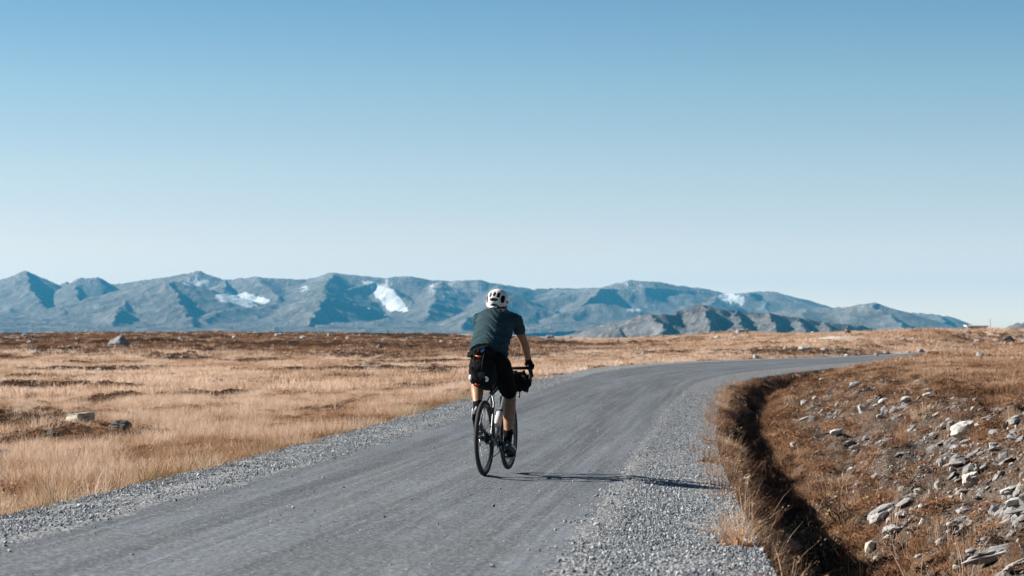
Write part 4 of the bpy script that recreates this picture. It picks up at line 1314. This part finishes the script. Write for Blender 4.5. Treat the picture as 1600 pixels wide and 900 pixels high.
    # drivetrain
    cm = MB(); cm.torus(.082, .004, 60, 6, .5)
    for i in range(4):
        a = math.pi * i / 2 + .4; cm.tube([(0, .0, .0), (0, .08 * math.cos(a), .08 * math.sin(a))], .008, 6)
    cs = cm.build("chainring", M_CARBON, root); cs.location = BB + Vector((.046, 0, 0))
    ch = MB()
    cx = AX_R + Vector((.042, 0, 0)); cb = BB + Vector((.046, 0, 0)); J1 = AX_R + Vector((.048, .03, -.075)); J2 = AX_R + Vector((.050, .055, -.165))
    ch.tube([cb + Vector((0, 0, .082)), cx + Vector((0, 0, .042))], .0045, 6); ch.tube([cb + Vector((0, 0, -.082)), J2 + Vector((0, .0, -.02))], .0045, 6)
    ch.tube([J1 + Vector((0, -.02, 0)), J2 + Vector((0, -.02, 0))], .0045, 6)
    ch.build("chain", M_CARBON, root)
    dr_ = MB(); dr_.box(AX_R + Vector((.075, .012, -.055)), (.028, .05, .05)); dr_.tube([J1, J2], .009, 8)
    for j in (J1, J2): dr_.tube([j + Vector((-.004, 0, 0)), j + Vector((.006, 0, 0))], .024, 14)
    dr_.build("rear_derailleur", M_CARBON, root, True, 40)
    for s_ in (1, -1):
        d = Vector((0, math.cos(CRANK), -math.sin(CRANK))) * (1 if s_ > 0 else -1)
        e = BB + d * .172
        c_ = MB(); c_.tube([BB + Vector((s_ * .052, 0, 0)), BB + Vector((s_ * .070, 0, 0)) + d * .02, e + Vector((s_ * .072, 0, 0))], [.016, .014, .011], 10)
        co = c_.build("crank_arm", M_CARBON, root)
        p_ = MB(); p_.box(e + Vector((s_ * .125, 0, 0)), (.085, .075, .014), Matrix.Rotation(math.radians(-14 if s_ > 0 else -46), 3, 'X')); p_.tube([e + Vector((s_ * .07, 0, 0)), e + Vector((s_ * .12, 0, 0))], .007, 8)
        p_.build("pedal", M_CARBON, co, False)
    # bottle cage on the down tube
    cg = MB(); c0 = BB.lerp(HT_B, .30) + Vector((0, .0, .022)); c1 = BB.lerp(HT_B, .58) + Vector((0, 0, .022))
    for s_ in (1, -1): cg.tube([c0 + Vector((s_ * .012, 0, 0)), c0 + Vector((s_ * .040, -.03, .035)), c1 + Vector((s_ * .040, -.03, .035)), c1 + Vector((s_ * .012, 0, 0))], .003, 6)
    cg.build("bottle_cage", M_STEEL, root)
    return root
build_bicycle()

def build_bottle():
    root = root_at_bike("water_bottle")
    setp(root, "pale water bottle in the cage on the bicycle frame", "bottle")
    d = (HT_B - BB).normalized(); off = Vector((0, -.030, .040)); c = BB.lerp(HT_B, .28) + off
    MB().tube([c, c + d * .01, c + d * .12, c + d * .13, c + d * .165], [.030, .036, .036, .032, .034], 18).build("bottle", simple_mat("milky_plastic", (.45, .50, .52), .35), root, True, 40)
    MB().tube([c + d * .165, c + d * .185, c + d * .19, c + d * .21], [.033, .030, .013, .012], 14).build("cap", M_BLACK, root, True, 40)
build_bottle()

def lumpy(o, amp, f, seed):
    me = o.data; n = len(me.vertices); co = np.empty(n * 3, np.float32); no = np.empty(n * 3, np.float32)
    me.vertices.foreach_get("co", co); me.vertices.foreach_get("normal", no); co = co.reshape(-1, 3); no = no.reshape(-1, 3)
    q = fbm(co[:, 0] * f + co[:, 1] * f * .7 + seed, co[:, 2] * f * 1.3 + co[:, 1] * f * .4, 3, seed)
    me.vertices.foreach_set("co", (co + no * (amp * q)[:, None]).ravel()); me.update()

def build_saddle_bag():
    root = root_at_bike("saddle_bag")
    setp(root, "black roll-top saddle bag with white reflectors strapped behind the seat", "bag")
    m = MB()
    m.tube([(0, .17, .855), (.004, .06, .885), (.012, -.06, .925), (.018, -.16, .965), (.02, -.205, .985)], [.055, .090, .118, .124, .102], 20, True, 1.2)
    m.ell((.02, -.16, 1.02), (.095, .075, .10)); m.ell((-.01, -.15, .90), (.085, .07, .075))
    b = blob(m, "bag_body", M_NYLON, root, .009, 5); lumpy(b, .010, 11., 601)
    m = MB(); limb(m, [(-.095, -.165, 1.105), (-.03, -.18, 1.135), (.05, -.18, 1.145), (.115, -.165, 1.12)], [.026, .034, .038, .028])
    m.ell((.05, -.18, 1.165), (.045, .035, .03)); m.ell((-.05, -.195, 1.10), (.04, .03, .035))
    r_ = blob(m, "roll_top", M_NYLON, root, .008, 2); lumpy(r_, .012, 24., 602)
    for x_ in (-.045, .055):
        MB().tube([(x_, -.12, 1.165), (x_, -.20, 1.15), (x_ * .8 + .003, -.268, 1.06), (x_ * .6 + .008, -.278, .98), (x_ * .5, -.22, .845)], .0055, 6, True, .6).build("strap", M_BLACK, root)
    MB().tube([(-.07, -.245, 1.02), (0, -.268, 1.075), (.06, -.250, 1.03)], .0045, 6).build("bungee_cord", M_BLACK, root)
    MB().tube([(-.03, -.235, 1.098), (.0, -.245, 1.088), (.03, -.240, 1.092)], [.006, .0085, .006], 8).build("orange_pull_tab", M_ORANGE, root)
    MB().box((.035, -.225, 1.142), (.036, .012, .020), Matrix.Rotation(-.6, 3, 'Y')).build("buckle", M_BLUE, root, False)
    MB().ell((-.078, -.225, .900), (.018, .010, .026), Matrix.Rotation(-.5, 3, 'Z')).build("reflector", M_REFL, root)
    MB().ell((.075, -.238, .885), (.019, .008, .024), Matrix.Rotation(.3, 3, 'Z')).build("reflector", M_REFL, root)
    MB().ell((-.012, -.215, .838), (.028, .016, .013)).build("rear_light", M_RED, root)
    MB().tube([(.09, -.15, .88), (.10, -.04, .84), (.06, .10, .80)], .004, 6).build("orange_cord", M_ORANGE, root)
build_saddle_bag()

def build_bar_bag():
    root = root_at_bike("handlebar_bag")
    setp(root, "black lumpy roll bag strapped across the front of the handlebar", "bag")
    m = MB(); limb(m, [(-.15, 1.02, .84), (0, 1.02, .835), (.15, 1.02, .84)], [.082, .098, .078])
    m.ell((.165, 1.02, .80), (.035, .06, .06)); m.ell((.13, 1.02, .90), (.05, .05, .04))
    b = blob(m, "bag_body", M_NYLON, root, .009, 2); lumpy(b, .022, 22., 611)
    for x_ in (-.07, .07):
        MB().torus(.104, .006, 36, 6, 1.6).build("strap", M_BLACK, root).location = (x_, 1.02, .838)
    MB().tube([(.115, 1.0, .77), (.118, .99, .71), (.112, .99, .685)], [.007, .006, .007], 6).build("loose_strap_end", M_BLACK, root)
build_bar_bag()
# ------------------------------------------------------------------ scattered stuff: one object each, real geometry on points
def scatter(name, label, pts, rot, scl, variant, protos, attrs):
    me = bpy.data.meshes.new(name)
    n = len(pts)
    me.vertices.add(n); me.vertices.foreach_set("co", np.asarray(pts, np.float32).ravel())
    a = me.attributes.new("rot", 'FLOAT_VECTOR', 'POINT'); a.data.foreach_set("vector", np.asarray(rot, np.float32).ravel())
    a = me.attributes.new("scl", 'FLOAT_VECTOR', 'POINT'); a.data.foreach_set("vector", np.asarray(scl, np.float32).ravel())
    a = me.attributes.new("variant", 'INT', 'POINT'); a.data.foreach_set("value", np.asarray(variant, np.int32))
    for k, v in attrs.items():
        attr_f(me, k, v)
    o = link(bpy.data.objects.new(name, me))
    g = bpy.data.node_groups.new(name + "_scatter", 'GeometryNodeTree')
    g.interface.new_socket("Geometry", in_out='INPUT', socket_type='NodeSocketGeometry')
    g.interface.new_socket("Geometry", in_out='OUTPUT', socket_type='NodeSocketGeometry')
    gi = g.nodes.new("NodeGroupInput"); go = g.nodes.new("NodeGroupOutput")
    jn = g.nodes.new("GeometryNodeJoinGeometry")
    def named(nm, typ):
        q = g.nodes.new("GeometryNodeInputNamedAttribute"); q.data_type = typ; q.inputs["Name"].default_value = nm
        return [s for s in q.outputs if s.enabled and s.name == "Attribute"][0]
    r_, s_, v_ = named("rot", 'FLOAT_VECTOR'), named("scl", 'FLOAT_VECTOR'), named("variant", 'INT')
    e2r = g.nodes.new("FunctionNodeEulerToRotation"); g.links.new(r_, e2r.inputs[0])
    for i, p in enumerate(protos):
        cmp_ = g.nodes.new("FunctionNodeCompare"); cmp_.data_type = 'INT'; cmp_.operation = 'EQUAL'
        ins = [s for s in cmp_.inputs if s.enabled]
        g.links.new(v_, ins[0]); ins[1].default_value = i
        oi = g.nodes.new("GeometryNodeObjectInfo"); oi.inputs["Object"].default_value = p
        ip = g.nodes.new("GeometryNodeInstanceOnPoints")
        g.links.new(gi.outputs[0], ip.inputs["Points"]); g.links.new(cmp_.outputs[0], ip.inputs["Selection"])
        g.links.new(oi.outputs["Geometry"], ip.inputs["Instance"])
        g.links.new(e2r.outputs[0], ip.inputs["Rotation"]); g.links.new(s_, ip.inputs["Scale"])
        g.links.new(ip.outputs[0], jn.inputs[0])
    g.links.new(jn.outputs[0], go.inputs[0])
    md = o.modifiers.new("scatter", 'NODES'); md.node_group = g
    setp(o, label, None, None, "stuff")
    return o

def proto(name, V, F, mat, smooth=True):
    return bpy.data.objects.new(name, mesh_np(name, V, F, [mat], smooth))

def grass_material(name):
    m, t = new_mat(name)
    tint = t.attr("tint", 'INSTANCER'); olive = t.attr("olive", 'INSTANCER')
    nz = t.noise(t.obj(), 9.0, 2, 0.6)
    f = t.math('ADD', tint, t.math('MULTIPLY', t.math('SUBTRACT', nz, 0.5), 0.25))
    col = t.ramp(f, [(0.0, (0.72, 0.565, 0.45)), (0.25, (0.55, 0.39, 0.275)), (0.5, (0.35, 0.195, 0.108)), (0.75, (0.145, 0.080, 0.048)), (1.0, (0.050, 0.032, 0.024))])
    col = t.mix(olive, col, (0.16, 0.125, 0.04))
    d = t.node("ShaderNodeBsdfDiffuse"); t.l.new(col, d.inputs[0])
    tr = t.node("ShaderNodeBsdfTranslucent"); t.l.new(col, tr.inputs[0])
    mx = t.node("ShaderNodeMixShader"); mx.inputs[0].default_value = 0.38
    t.l.new(d.outputs[0], mx.inputs[1]); t.l.new(tr.outputs[0], mx.inputs[2])
    t.l.new(mx.outputs[0], t.out.inputs["Surface"])
    return m
M_GRASS = grass_material("dry_grass")

def make_tuft(seed, nb, h0, h1, spread, width, lean, seg=3):
    r = np.random.default_rng(seed)
    V = []; F = []
    for b in range(nb):
        a = r.uniform(0, 2 * np.pi); rr = spread * math.sqrt(r.uniform())
        bx, by = rr * math.cos(a), rr * math.sin(a)
        h = r.uniform(h0, h1); ln = abs(r.normal(0, lean)) + .08
        la = a + r.normal(0, .9)
        fa = r.uniform(0, np.pi); w = width * r.uniform(.7, 1.3)
        i0 = len(V)
        for k in range(seg + 1):
            q = k / seg
            d = ln * h * q * q
            x = bx + math.cos(la) * d; y = by + math.sin(la) * d; z = h * q * (1 - .22 * ln * q) - .02
            ww = w * (1 - q) ** .6 * .5
            if k < seg:
                V += [(x - math.cos(fa) * ww, y - math.sin(fa) * ww, z), (x + math.cos(fa) * ww, y + math.sin(fa) * ww, z)]
            else:
                V.append((x, y, z))
        for k in range(seg - 1):
            j = i0 + 2 * k
            F += [(j, j + 1, j + 3), (j, j + 3, j + 2)]
        j = i0 + 2 * (seg - 1)
        F.append((j, j + 1, j + 2))
    return np.array(V), np.array(F)

def make_heath(seed, nt, rad, hgt):
    """low twiggy clump: short sprigs with leaf-sized faces"""
    r = np.random.default_rng(seed)
    V = []; F = []
    for b in range(nt):
        a = r.uniform(0, 2 * np.pi); rr = rad * math.sqrt(r.uniform()); u = 1 - (rr / rad) ** 2
        c = np.array([rr * math.cos(a), rr * math.sin(a), hgt * (.25 + .75 * u) * r.uniform(.35, 1)])
        d1 = r.normal(size=3); d1 /= np.linalg.norm(d1); d2 = np.cross(d1, r.normal(size=3)); d2 /= np.linalg.norm(d2)
        l = r.uniform(.02, .045); w = r.uniform(.008, .018)
        i = len(V)
        V += [c - d1 * l, c + d2 * w, c + d1 * l, c - d2 * w]
        F += [(i, i + 1, i + 2), (i, i + 2, i + 3)]
    return np.array(V), np.array(F)

def make_stalk(seed, nb, h0, h1):
    V, F = make_tuft(seed, nb, h0, h1, .10, .0075, .22, 4)
    r = np.random.default_rng(seed + 1)
    V = V.tolist(); F = F.tolist()
    tips = [i for i in range(8, len(V), 9)]
    for i in tips:
        if r.uniform() < .6:
            c = np.array(V[i])
            for k in range(5):
                d = np.array([r.normal(0, .012), r.normal(0, .012), -.012 * k + r.normal(0, .004)])
                e = r.normal(size=3) * .010
                j = len(V); V += [list(c + d), list(c + d + e), list(c + d + np.array([e[1], -e[0], .014]))]
                F.append([j, j + 1, j + 2])
    return np.array(V), np.array(F)

P_GRASS = ([proto("straw_tuft", *make_tuft(100 + i, 42, .14, .34, .11, .0060, .55), M_GRASS) for i in range(4)]          # 0-3
           + [proto("wide_tuft", *make_tuft(120 + i, 30, .12, .30, .20, .016, .6, 2), M_GRASS) for i in range(3)]        # 4-6
           + [proto("heath_clump", *make_heath(140 + i, 110, .20, .15), M_GRASS) for i in range(3)]                      # 7-9
           + [proto("stalks", *make_stalk(160 + i, 6, .25, .58), M_GRASS) for i in range(2)]                             # 10-11
           + [proto("short_tuft", *make_tuft(180 + i, 34, .05, .15, .10, .0065, .8, 2), M_GRASS) for i in range(3)])     # 12-14

def sample_fan(n, r0, r1, a0=-15.5, a1=15.5, power=2.0):
    u = rng.uniform(size=n)
    r = (r0 ** power + u * (r1 ** power - r0 ** power)) ** (1 / power)
    a = np.radians(rng.uniform(a0, a1, n))
    return r * np.sin(a), r * np.cos(a)

def fan_area(r0, r1, a0=-15.5, a1=15.5): return math.radians(a1 - a0) * (r1 * r1 - r0 * r0) / 2

veg = dict(x=[], y=[], sc=[], var=[], tint=[], olive=[], hs=[])
def add_veg(x, y, sc, var, tint, olive=None, hs=None):
    veg["x"].append(x); veg["y"].append(y); veg["sc"].append(sc); veg["var"].append(var)
    veg["tint"].append(np.clip(tint, 0, 1)); veg["olive"].append(np.zeros_like(x) if olive is None else olive)
    veg["hs"].append(np.ones_like(x) if hs is None else hs)

EL, ER = ROAD_W + SH_L, ROAD_W + SH_R
# left meadow, near
x, y = sample_fan(int(fan_area(11, 62, -15.5, 2) * 52), 11, 62, -15.5, 2)
s, t = road_coords(x, y)
edge_j = .07 * perlin(s / .9, s * 0, 201) + .05 * perlin(s / .3, s * 0, 202)
k = t < -(EL - .02 + edge_j)
x, y, s, t = x[k], y[k], s[k], t[k]
h = heath_field(x, y); d = -t - EL
patch = (fbm(x / 2.0, y / 3.4, 3, 211) + .25 * fbm(x / .6, y / .8, 2, 212))
keep = rng.uniform(size=len(x)) < np.clip(.95 - .80 * sstep(-.15, .25, patch) * sstep(1.0, 3, d), .1, 1)
x, y, s, t, h, d, patch = [q[keep] for q in (x, y, s, t, h, d, patch)]
n = len(x)
isheath = (rng.uniform(size=n) < h * .9 + .70 * sstep(-.06, .28, patch)) & (d > .4)
verge = sstep(.45, 0., d)
ol = verge * (rng.uniform(size=n) < .35 + .5 * sstep(.0, .4, perlin(s / 2.2, s * 0, 203))) * .85
var = np.where(isheath, rng.integers(7, 10, n), np.where(rng.uniform(size=n) < .45 * verge + .06, rng.integers(12, 15, n), rng.integers(0, 4, n)))
tint = np.where(isheath, .52 + .30 * h + rng.normal(0, .12, n), -.02 + .50 * sstep(-.40, .35, patch) + .15 * sstep(58, 32, np.hypot(x, y)) + rng.normal(0, .09, n))
add_veg(x, y, rng.uniform(.70, 1.15, n) * (1 - .12 * verge), var, tint, ol, rng.uniform(.6, 1.05, n) * (.52 + .40 * sstep(.25, -.35, patch) + .2 * sstep(2.5, .4, d)))
# left meadow, middle distance
x, y = sample_fan(int(fan_area(58, 160, -15.5, 15.5) * 11), 58, 160, -15.5, 15.5, 1.6)
s, t = road_coords(x, y); k = t < -(EL + .02); x, y = x[k], y[k]
h = heath_field(x, y); n = len(x); patch = fbm(x / 4, y / 8, 3, 213)
isheath = rng.uniform(size=n) < h * .9
add_veg(x, y, rng.uniform(1.1, 1.9, n), np.where(isheath, rng.integers(7, 10, n), rng.integers(4, 7, n)),
        np.where(isheath, .50 + .38 * h, -.02 + .34 * sstep(-.35, .4, patch)) + rng.normal(0, .07, n), None, rng.uniform(.35, .75, n) * np.where(isheath, .8, 1))
# far moor
x, y = sample_fan(62000, 145, 400, -15, 15, 1.35)
s, t = road_coords(x, y); k = np.abs(t) > EL + .6; x, y, t = x[k], y[k], t[k]
h = heath_field(x, y); n = len(x); pt = fbm(x / 9, y / 22, 3, 215)
isheath = rng.uniform(size=n) < h
add_veg(x, y, rng.uniform(1.6, 3.2, n), np.where(isheath, rng.integers(7, 10, n), rng.integers(4, 7, n)),
        np.where(isheath, .44 + .30 * h - .26 * pt, .16 + .25 * pt) + rng.normal(0, .08, n), None, rng.uniform(.35, .6, n))
# right-hand verge, ditch and bank
x, y = sample_fan(int(fan_area(9, 100, 2, 15.5) * 62), 9, 100, 2, 15.5, 1.55)
s, t = road_coords(x, y); ur = t - ER
k = (ur > -.35) & (ur < 40); x, y, s, t, ur = x[k], y[k], s[k], t[k], ur[k]
n = len(x); p1 = fbm(x / 1.1, y / 1.6, 3, 221); p2 = fbm(x / .45, y / .45, 2, 222); r = np.hypot(x, y)
stony = sstep(1.5, 2.1, ur) * (1 - sstep(3.5, 5.0, ur + .9 * p1)) * (1 - sstep(50, 80, s))
dens = np.where(ur < .05, .10 + .25 * sstep(.15, .5, p1), np.where(ur < 1.9, (.55 + .35 * sstep(-.3, .4, p1)) * (1 - .80 * sstep(.12, .42, ur) * (1 - sstep(1.15, 1.5, ur)) * (1 - sstep(60, 90, s))), 1 - .90 * stony * sstep(-.95, -.05, p2 + .35 * p1)))
dens = dens * np.where(ur > 9, .7, 1)
k = rng.uniform(size=n) < dens
x, y, s, t, ur, p1, p2, stony, r = [q[k] for q in (x, y, s, t, ur, p1, p2, stony, r)]
n = len(x); u = rng.uniform(size=n)
ditch = (ur > .05) & (ur < 1.9)
var = rng.integers(0, 4, n)
var = np.where(ditch & (u < .45), np.where(u < .25, rng.integers(7, 10, n), rng.integers(12, 15, n)), var)
var = np.where(ditch & (u > .955) & (s < 40), rng.integers(10, 12, n), var)
bankz = (ur >= 1.9) & (ur < 5.5)
var = np.where(bankz, np.where(u < .34, rng.integers(7, 10, n), np.where(u < .80, rng.integers(12, 15, n), rng.integers(0, 4, n))), var)
var = np.where((ur > 5.5) & (r > 45), np.where(u < .3, rng.integers(7, 10, n), rng.integers(4, 7, n)), var)
var = np.where((ur > 5.5) & (r <= 45) & (u < .25), rng.integers(7, 10, n), var)
var = np.where(ur < .05, rng.integers(12, 15, n), var)
hk = (var >= 7) & (var <= 9)
up = fbm(x / 3.5, y / 6, 3, 225)
tint = np.where(hk, .68, .44) + .18 * up * (ur > 4) + .16 * p1 * bankz + np.where(ditch & (ur < 1.1), .20, 0) - .10 * ((ur > 5.5) & (up < -.15)) + rng.normal(0, .09, n)  # grass on the shaded ditch wall is coloured darker to strengthen that shade
tint = np.where((var >= 10) & (var <= 11), .12 + rng.normal(0, .06, n), tint)
ol = ((p1 > .42) & bankz & (u > .6)) * .5
add_veg(x, y, rng.uniform(.65, 1.1, n) * np.where(r > 45, 1.35, 1), var, tint, ol, rng.uniform(.55, 1.05, n) * np.where(bankz, .62, 1) * np.where((ur > 5.5), .75, 1) * np.where(ditch & (var < 4), .72, 1))
# ragged straw along the lip of the ditch
s = rng.uniform(3, 75, 5200); t = ER + rng.normal(.14, .12, 5200)
k = rng.uniform(size=5200) < .06 + .80 * sstep(.0, .4, perlin(s / 1.1, t, 231)); s, t = s[k], t[k]
x, y, z = road_xyz(s, t); n = len(x)
add_veg(x, y, rng.uniform(.45, .95, n), np.where(rng.uniform(size=n) < .12, rng.integers(10, 12, n), rng.integers(0, 4, n)), .36 + rng.normal(0, .15, n), None, rng.uniform(.5, 1.0, n))
# clumps of dry grass slumping over the lip and down into the ditch
cs_ = rng.uniform(8, 62, 95); ct_ = ER + .06 + np.abs(rng.normal(.10, .22, 95)); cr_ = rng.uniform(.45, 1.1, 95)
m_ = 22; s = np.repeat(cs_, m_) + rng.normal(0, .20, 95 * m_); t = np.repeat(ct_, m_) + rng.normal(0, .09, 95 * m_); c3 = np.repeat(cr_, m_)
x, y, z = road_xyz(s, t); n = len(x); uu_ = rng.uniform(size=n)
add_veg(x, y, c3 * rng.uniform(.6, 1.1, n), np.where(uu_ < .10, rng.integers(10, 12, n), np.where(uu_ < .3, rng.integers(7, 10, n), rng.integers(0, 4, n))),
        np.repeat(rng.uniform(.22, .70, 95), m_) + rng.normal(0, .08, n), None, rng.uniform(.6, 1.1, n))
# brown grass and weeds filling stretches of the ditch, tinted darker to deepen its shade
cs_ = rng.uniform(8, 75, 190); ct_ = ER + rng.uniform(.25, 1.35, 190); m_ = 16
s = np.repeat(cs_, m_) + rng.normal(0, .24, 190 * m_); t = np.repeat(ct_, m_) + rng.normal(0, .12, 190 * m_)
k = rng.uniform(size=len(s)) < np.where(s < 26, .06, .55); s, t = s[k], t[k]; g_ = np.repeat(rng.uniform(.55, .92, 190), m_)[k]
x, y, z = road_xyz(s, t); n = len(x); uu_ = rng.uniform(size=n)
add_veg(x, y, rng.uniform(.6, 1.2, n), np.where(uu_ < .08, rng.integers(10, 12, n), np.where(uu_ < .4, rng.integers(7, 10, n), rng.integers(0, 4, n))), g_ + rng.normal(0, .08, n), None, rng.uniform(.7, 1.3, n))
# golden tufts among the rubble of the bank
cs_ = rng.uniform(6, 60, 420); ct_ = ER + rng.uniform(1.5, 6.0, 420); m_ = 9
s = np.repeat(cs_, m_) + rng.normal(0, .13, 420 * m_); t = np.repeat(ct_, m_) + rng.normal(0, .11, 420 * m_)
x, y, z = road_xyz(s, t); n = len(x)
add_veg(x, y, np.repeat(rng.uniform(.55, 1.1, 420), m_) * rng.uniform(.7, 1.1, n), rng.integers(0, 4, n), np.repeat(rng.uniform(.30, .80, 420), m_) + rng.normal(0, .07, n), None, rng.uniform(.45, .9, n))
# far right meadow
x, y = sample_fan(14000, 90, 150, 1, 15.5)
s, t = road_coords(x, y); k = t > ER + .2; x, y = x[k], y[k]; n = len(x); up = fbm(x / 5, y / 9, 3, 226)
add_veg(x, y, rng.uniform(1.1, 2.0, n), np.where(rng.uniform(size=n) < .4, rng.integers(7, 10, n), rng.integers(4, 7, n)), .36 + .3 * up + rng.normal(0, .1, n), None, rng.uniform(.5, .9, n))

vx, vy = np.concatenate(veg["x"]), np.concatenate(veg["y"])
free = np.ones(len(vx), bool)
for rx_, ry_, rw_, rh_ in ROCKS:                      # nothing grows through a stone, and it is grazed short just in front of it
    dx_ = np.abs(vx - rx_ * vy / ry_); dy_ = vy - ry_
    free &= ~((dx_ < rw_ * .52 + .02) & (dy_ < rw_ * .5) & (dy_ > -rw_ * (.75 if rx_ > 0 else .4)))
vx, vy = vx[free], vy[free]
for k_ in ("sc", "hs", "var", "tint", "olive"): veg[k_] = [np.concatenate(veg[k_])[free]]
vsc = np.concatenate(veg["sc"]); vhs = np.concatenate(veg["hs"]); n = len(vx)
vz = ground_z(vx, vy) - .01
rot = np.stack([rng.normal(0, .10, n), rng.normal(0.06, .10, n), rng.uniform(0, 6.283, n)], -1)
scatter("grass", "dry straw grass and brown heath tussocks covering the moor", np.stack([vx, vy, vz], -1), rot,
        np.stack([vsc, vsc, vsc * vhs], -1), np.concatenate(veg["var"]), P_GRASS, dict(tint=np.concatenate(veg["tint"]), olive=np.concatenate(veg["olive"])))

# ------------------------------------------------------------------ loose stone
def gravel_material():
    m, t = new_mat("crushed_stone")
    tint = t.attr("tint", 'INSTANCER')
    col = t.ramp(tint, [(0., (.06, .068, .078)), (.35, (.18, .20, .22)), (.7, (.34, .365, .39)), (1., (.64, .66, .68))])
    nz = t.noise(t.obj(), 3.0, 3, .6)
    col = t.mix(t.ramp(nz, [(.3, .5), (.55, 0.)]), col, (.07, .07, .075))
    t.bsdf(col, .85, spec=.25)
    return m
M_GRAVEL = gravel_material()
P_GRAVEL = []
for i in range(5):
    V, F = poly_rock(300 + i, 1, 9, .02); P_GRAVEL.append(proto("gravel_piece", V, F, M_GRAVEL, False))

def gravel_pts(n, s0, s1, ta, tb, tden):
    s = s0 + (s1 - s0) * rng.uniform(size=n) ** 1.25
    t = rng.uniform(ta, tb, n)
    k = rng.uniform(size=n) < tden(s, t)
    return s[k], t[k]
def dl(s, t): return np.clip(sstep(1.36, 1.85, -t + .12 * perlin(s / 1.7, t, 301)), 0, 1)
def dr(s, t): return np.clip(sstep(1.36, 1.85, t + .18 * perlin(s / 1.5, t, 302)), 0, 1)
sl, tl = gravel_pts(135000, 5, 60, -(EL + .10), -1.25, dl)
sr, tr = gravel_pts(200000, 4, 60, 1.15, ER + .55, dr)
sp, tp = gravel_pts(2600, 4, 45, -1.5, 1.5, lambda s, t: .25 + .75 * sstep(.2, .6, fbm(s / 3, t / .3, 2, 305)))
gs, gt = np.concatenate([sl, sr, sp]), np.concatenate([tl, tr, tp])
gx, gy, gz = road_xyz(gs, gt)
gz2 = ground_z(gx, gy); gz = np.where(gt > ER + .1, gz2, gz)
n = len(gs)
size = np.where(np.arange(n) < len(sl) + len(sr), rng.lognormal(math.log(.0050), .38, n), rng.lognormal(math.log(.0038), .5, n))
size = np.clip(size, .0025, .022)
scatter("gravel", "loose crushed grey stone along both road shoulders", np.stack([gx, gy, gz + size * .25], -1), rng.uniform(0, 6.28, (n, 3)),
        size[:, None] * rng.uniform(.65, 1.3, (n, 3)), rng.integers(0, 5, n), P_GRAVEL, dict(tint=np.clip(rng.beta(2.2, 1.9, n), 0, 1)))

M_SCREE = stone_material("slate_scree", (.13, .125, .125), (.30, .29, .285), (.48, .46, .43))
P_SCREE = []
for i in range(6):
    V, F = poly_rock(330 + i, 1, 8, .03); P_SCREE.append(proto("scree_piece", V * np.array([1., .62, .30]), F, M_SCREE, False))
x, y = sample_fan(150000, 11, 75, 2, 15.5, 1.45)
s, t = road_coords(x, y); ur = t - ER
p1 = fbm(x / 1.1, y / 1.6, 3, 221); p2 = fbm(x / .45, y / .45, 2, 222)
band = fbm((x * .8 - y * .22) / .5, (y + x * .3) / 2.4, 3, 335)
dens = sstep(1.4, 2.1, ur) * (1 - sstep(3.8, 5.4, ur + .9 * p1)) * (1 - sstep(50, 80, s)) * sstep(-.55, .25, .5 * p2 + .8 * band)
k = rng.uniform(size=len(x)) < dens * .95
x, y = x[k], y[k]; n = len(x)
z = ground_z(x, y)
size = np.clip(rng.lognormal(math.log(.022), .68, n), .007, .12)
rot = np.stack([rng.normal(.1, .35, n), rng.normal(-.55, .30, n), rng.normal(0.25, .55, n)], -1)
scatter("scree", "thin broken slate flakes strewn down the stony bank", np.stack([x, y, z + size * .15], -1), rot, size[:, None] * rng.uniform(.7, 1.3, (n, 3)),
        rng.integers(0, 6, n), P_SCREE, dict(tint=rng.uniform(size=n)))
# ------------------------------------------------------------------ haze
def build_haze():
    m, t = new_mat("haze_air")
    v = t.node("ShaderNodeVolumePrincipled")
    v.inputs["Color"].default_value = (0.075, 0.50, 0.89, 1)
    v.inputs["Density"].default_value = 5.6e-5
    v.inputs["Anisotropy"].default_value = 0.0
    t.l.new(v.outputs[0], t.out.inputs["Volume"])
    R, zb, zt = 11500.0, -85.0, 270.0
    V = np.array([(x, y, z) for z in (zb, zt) for y in (-R, R) for x in (-R, R)])
    Fc = np.array([(0, 2, 3, 1), (4, 5, 7, 6), (0, 1, 5, 4), (2, 6, 7, 3), (0, 4, 6, 2), (1, 3, 7, 5)])
    o = link(bpy.data.objects.new("haze", mesh_np("haze", V, Fc, [m], smooth=False)))
    setp(o, "thin blue haze in the air over the plateau", None, None, "stuff")
build_haze()
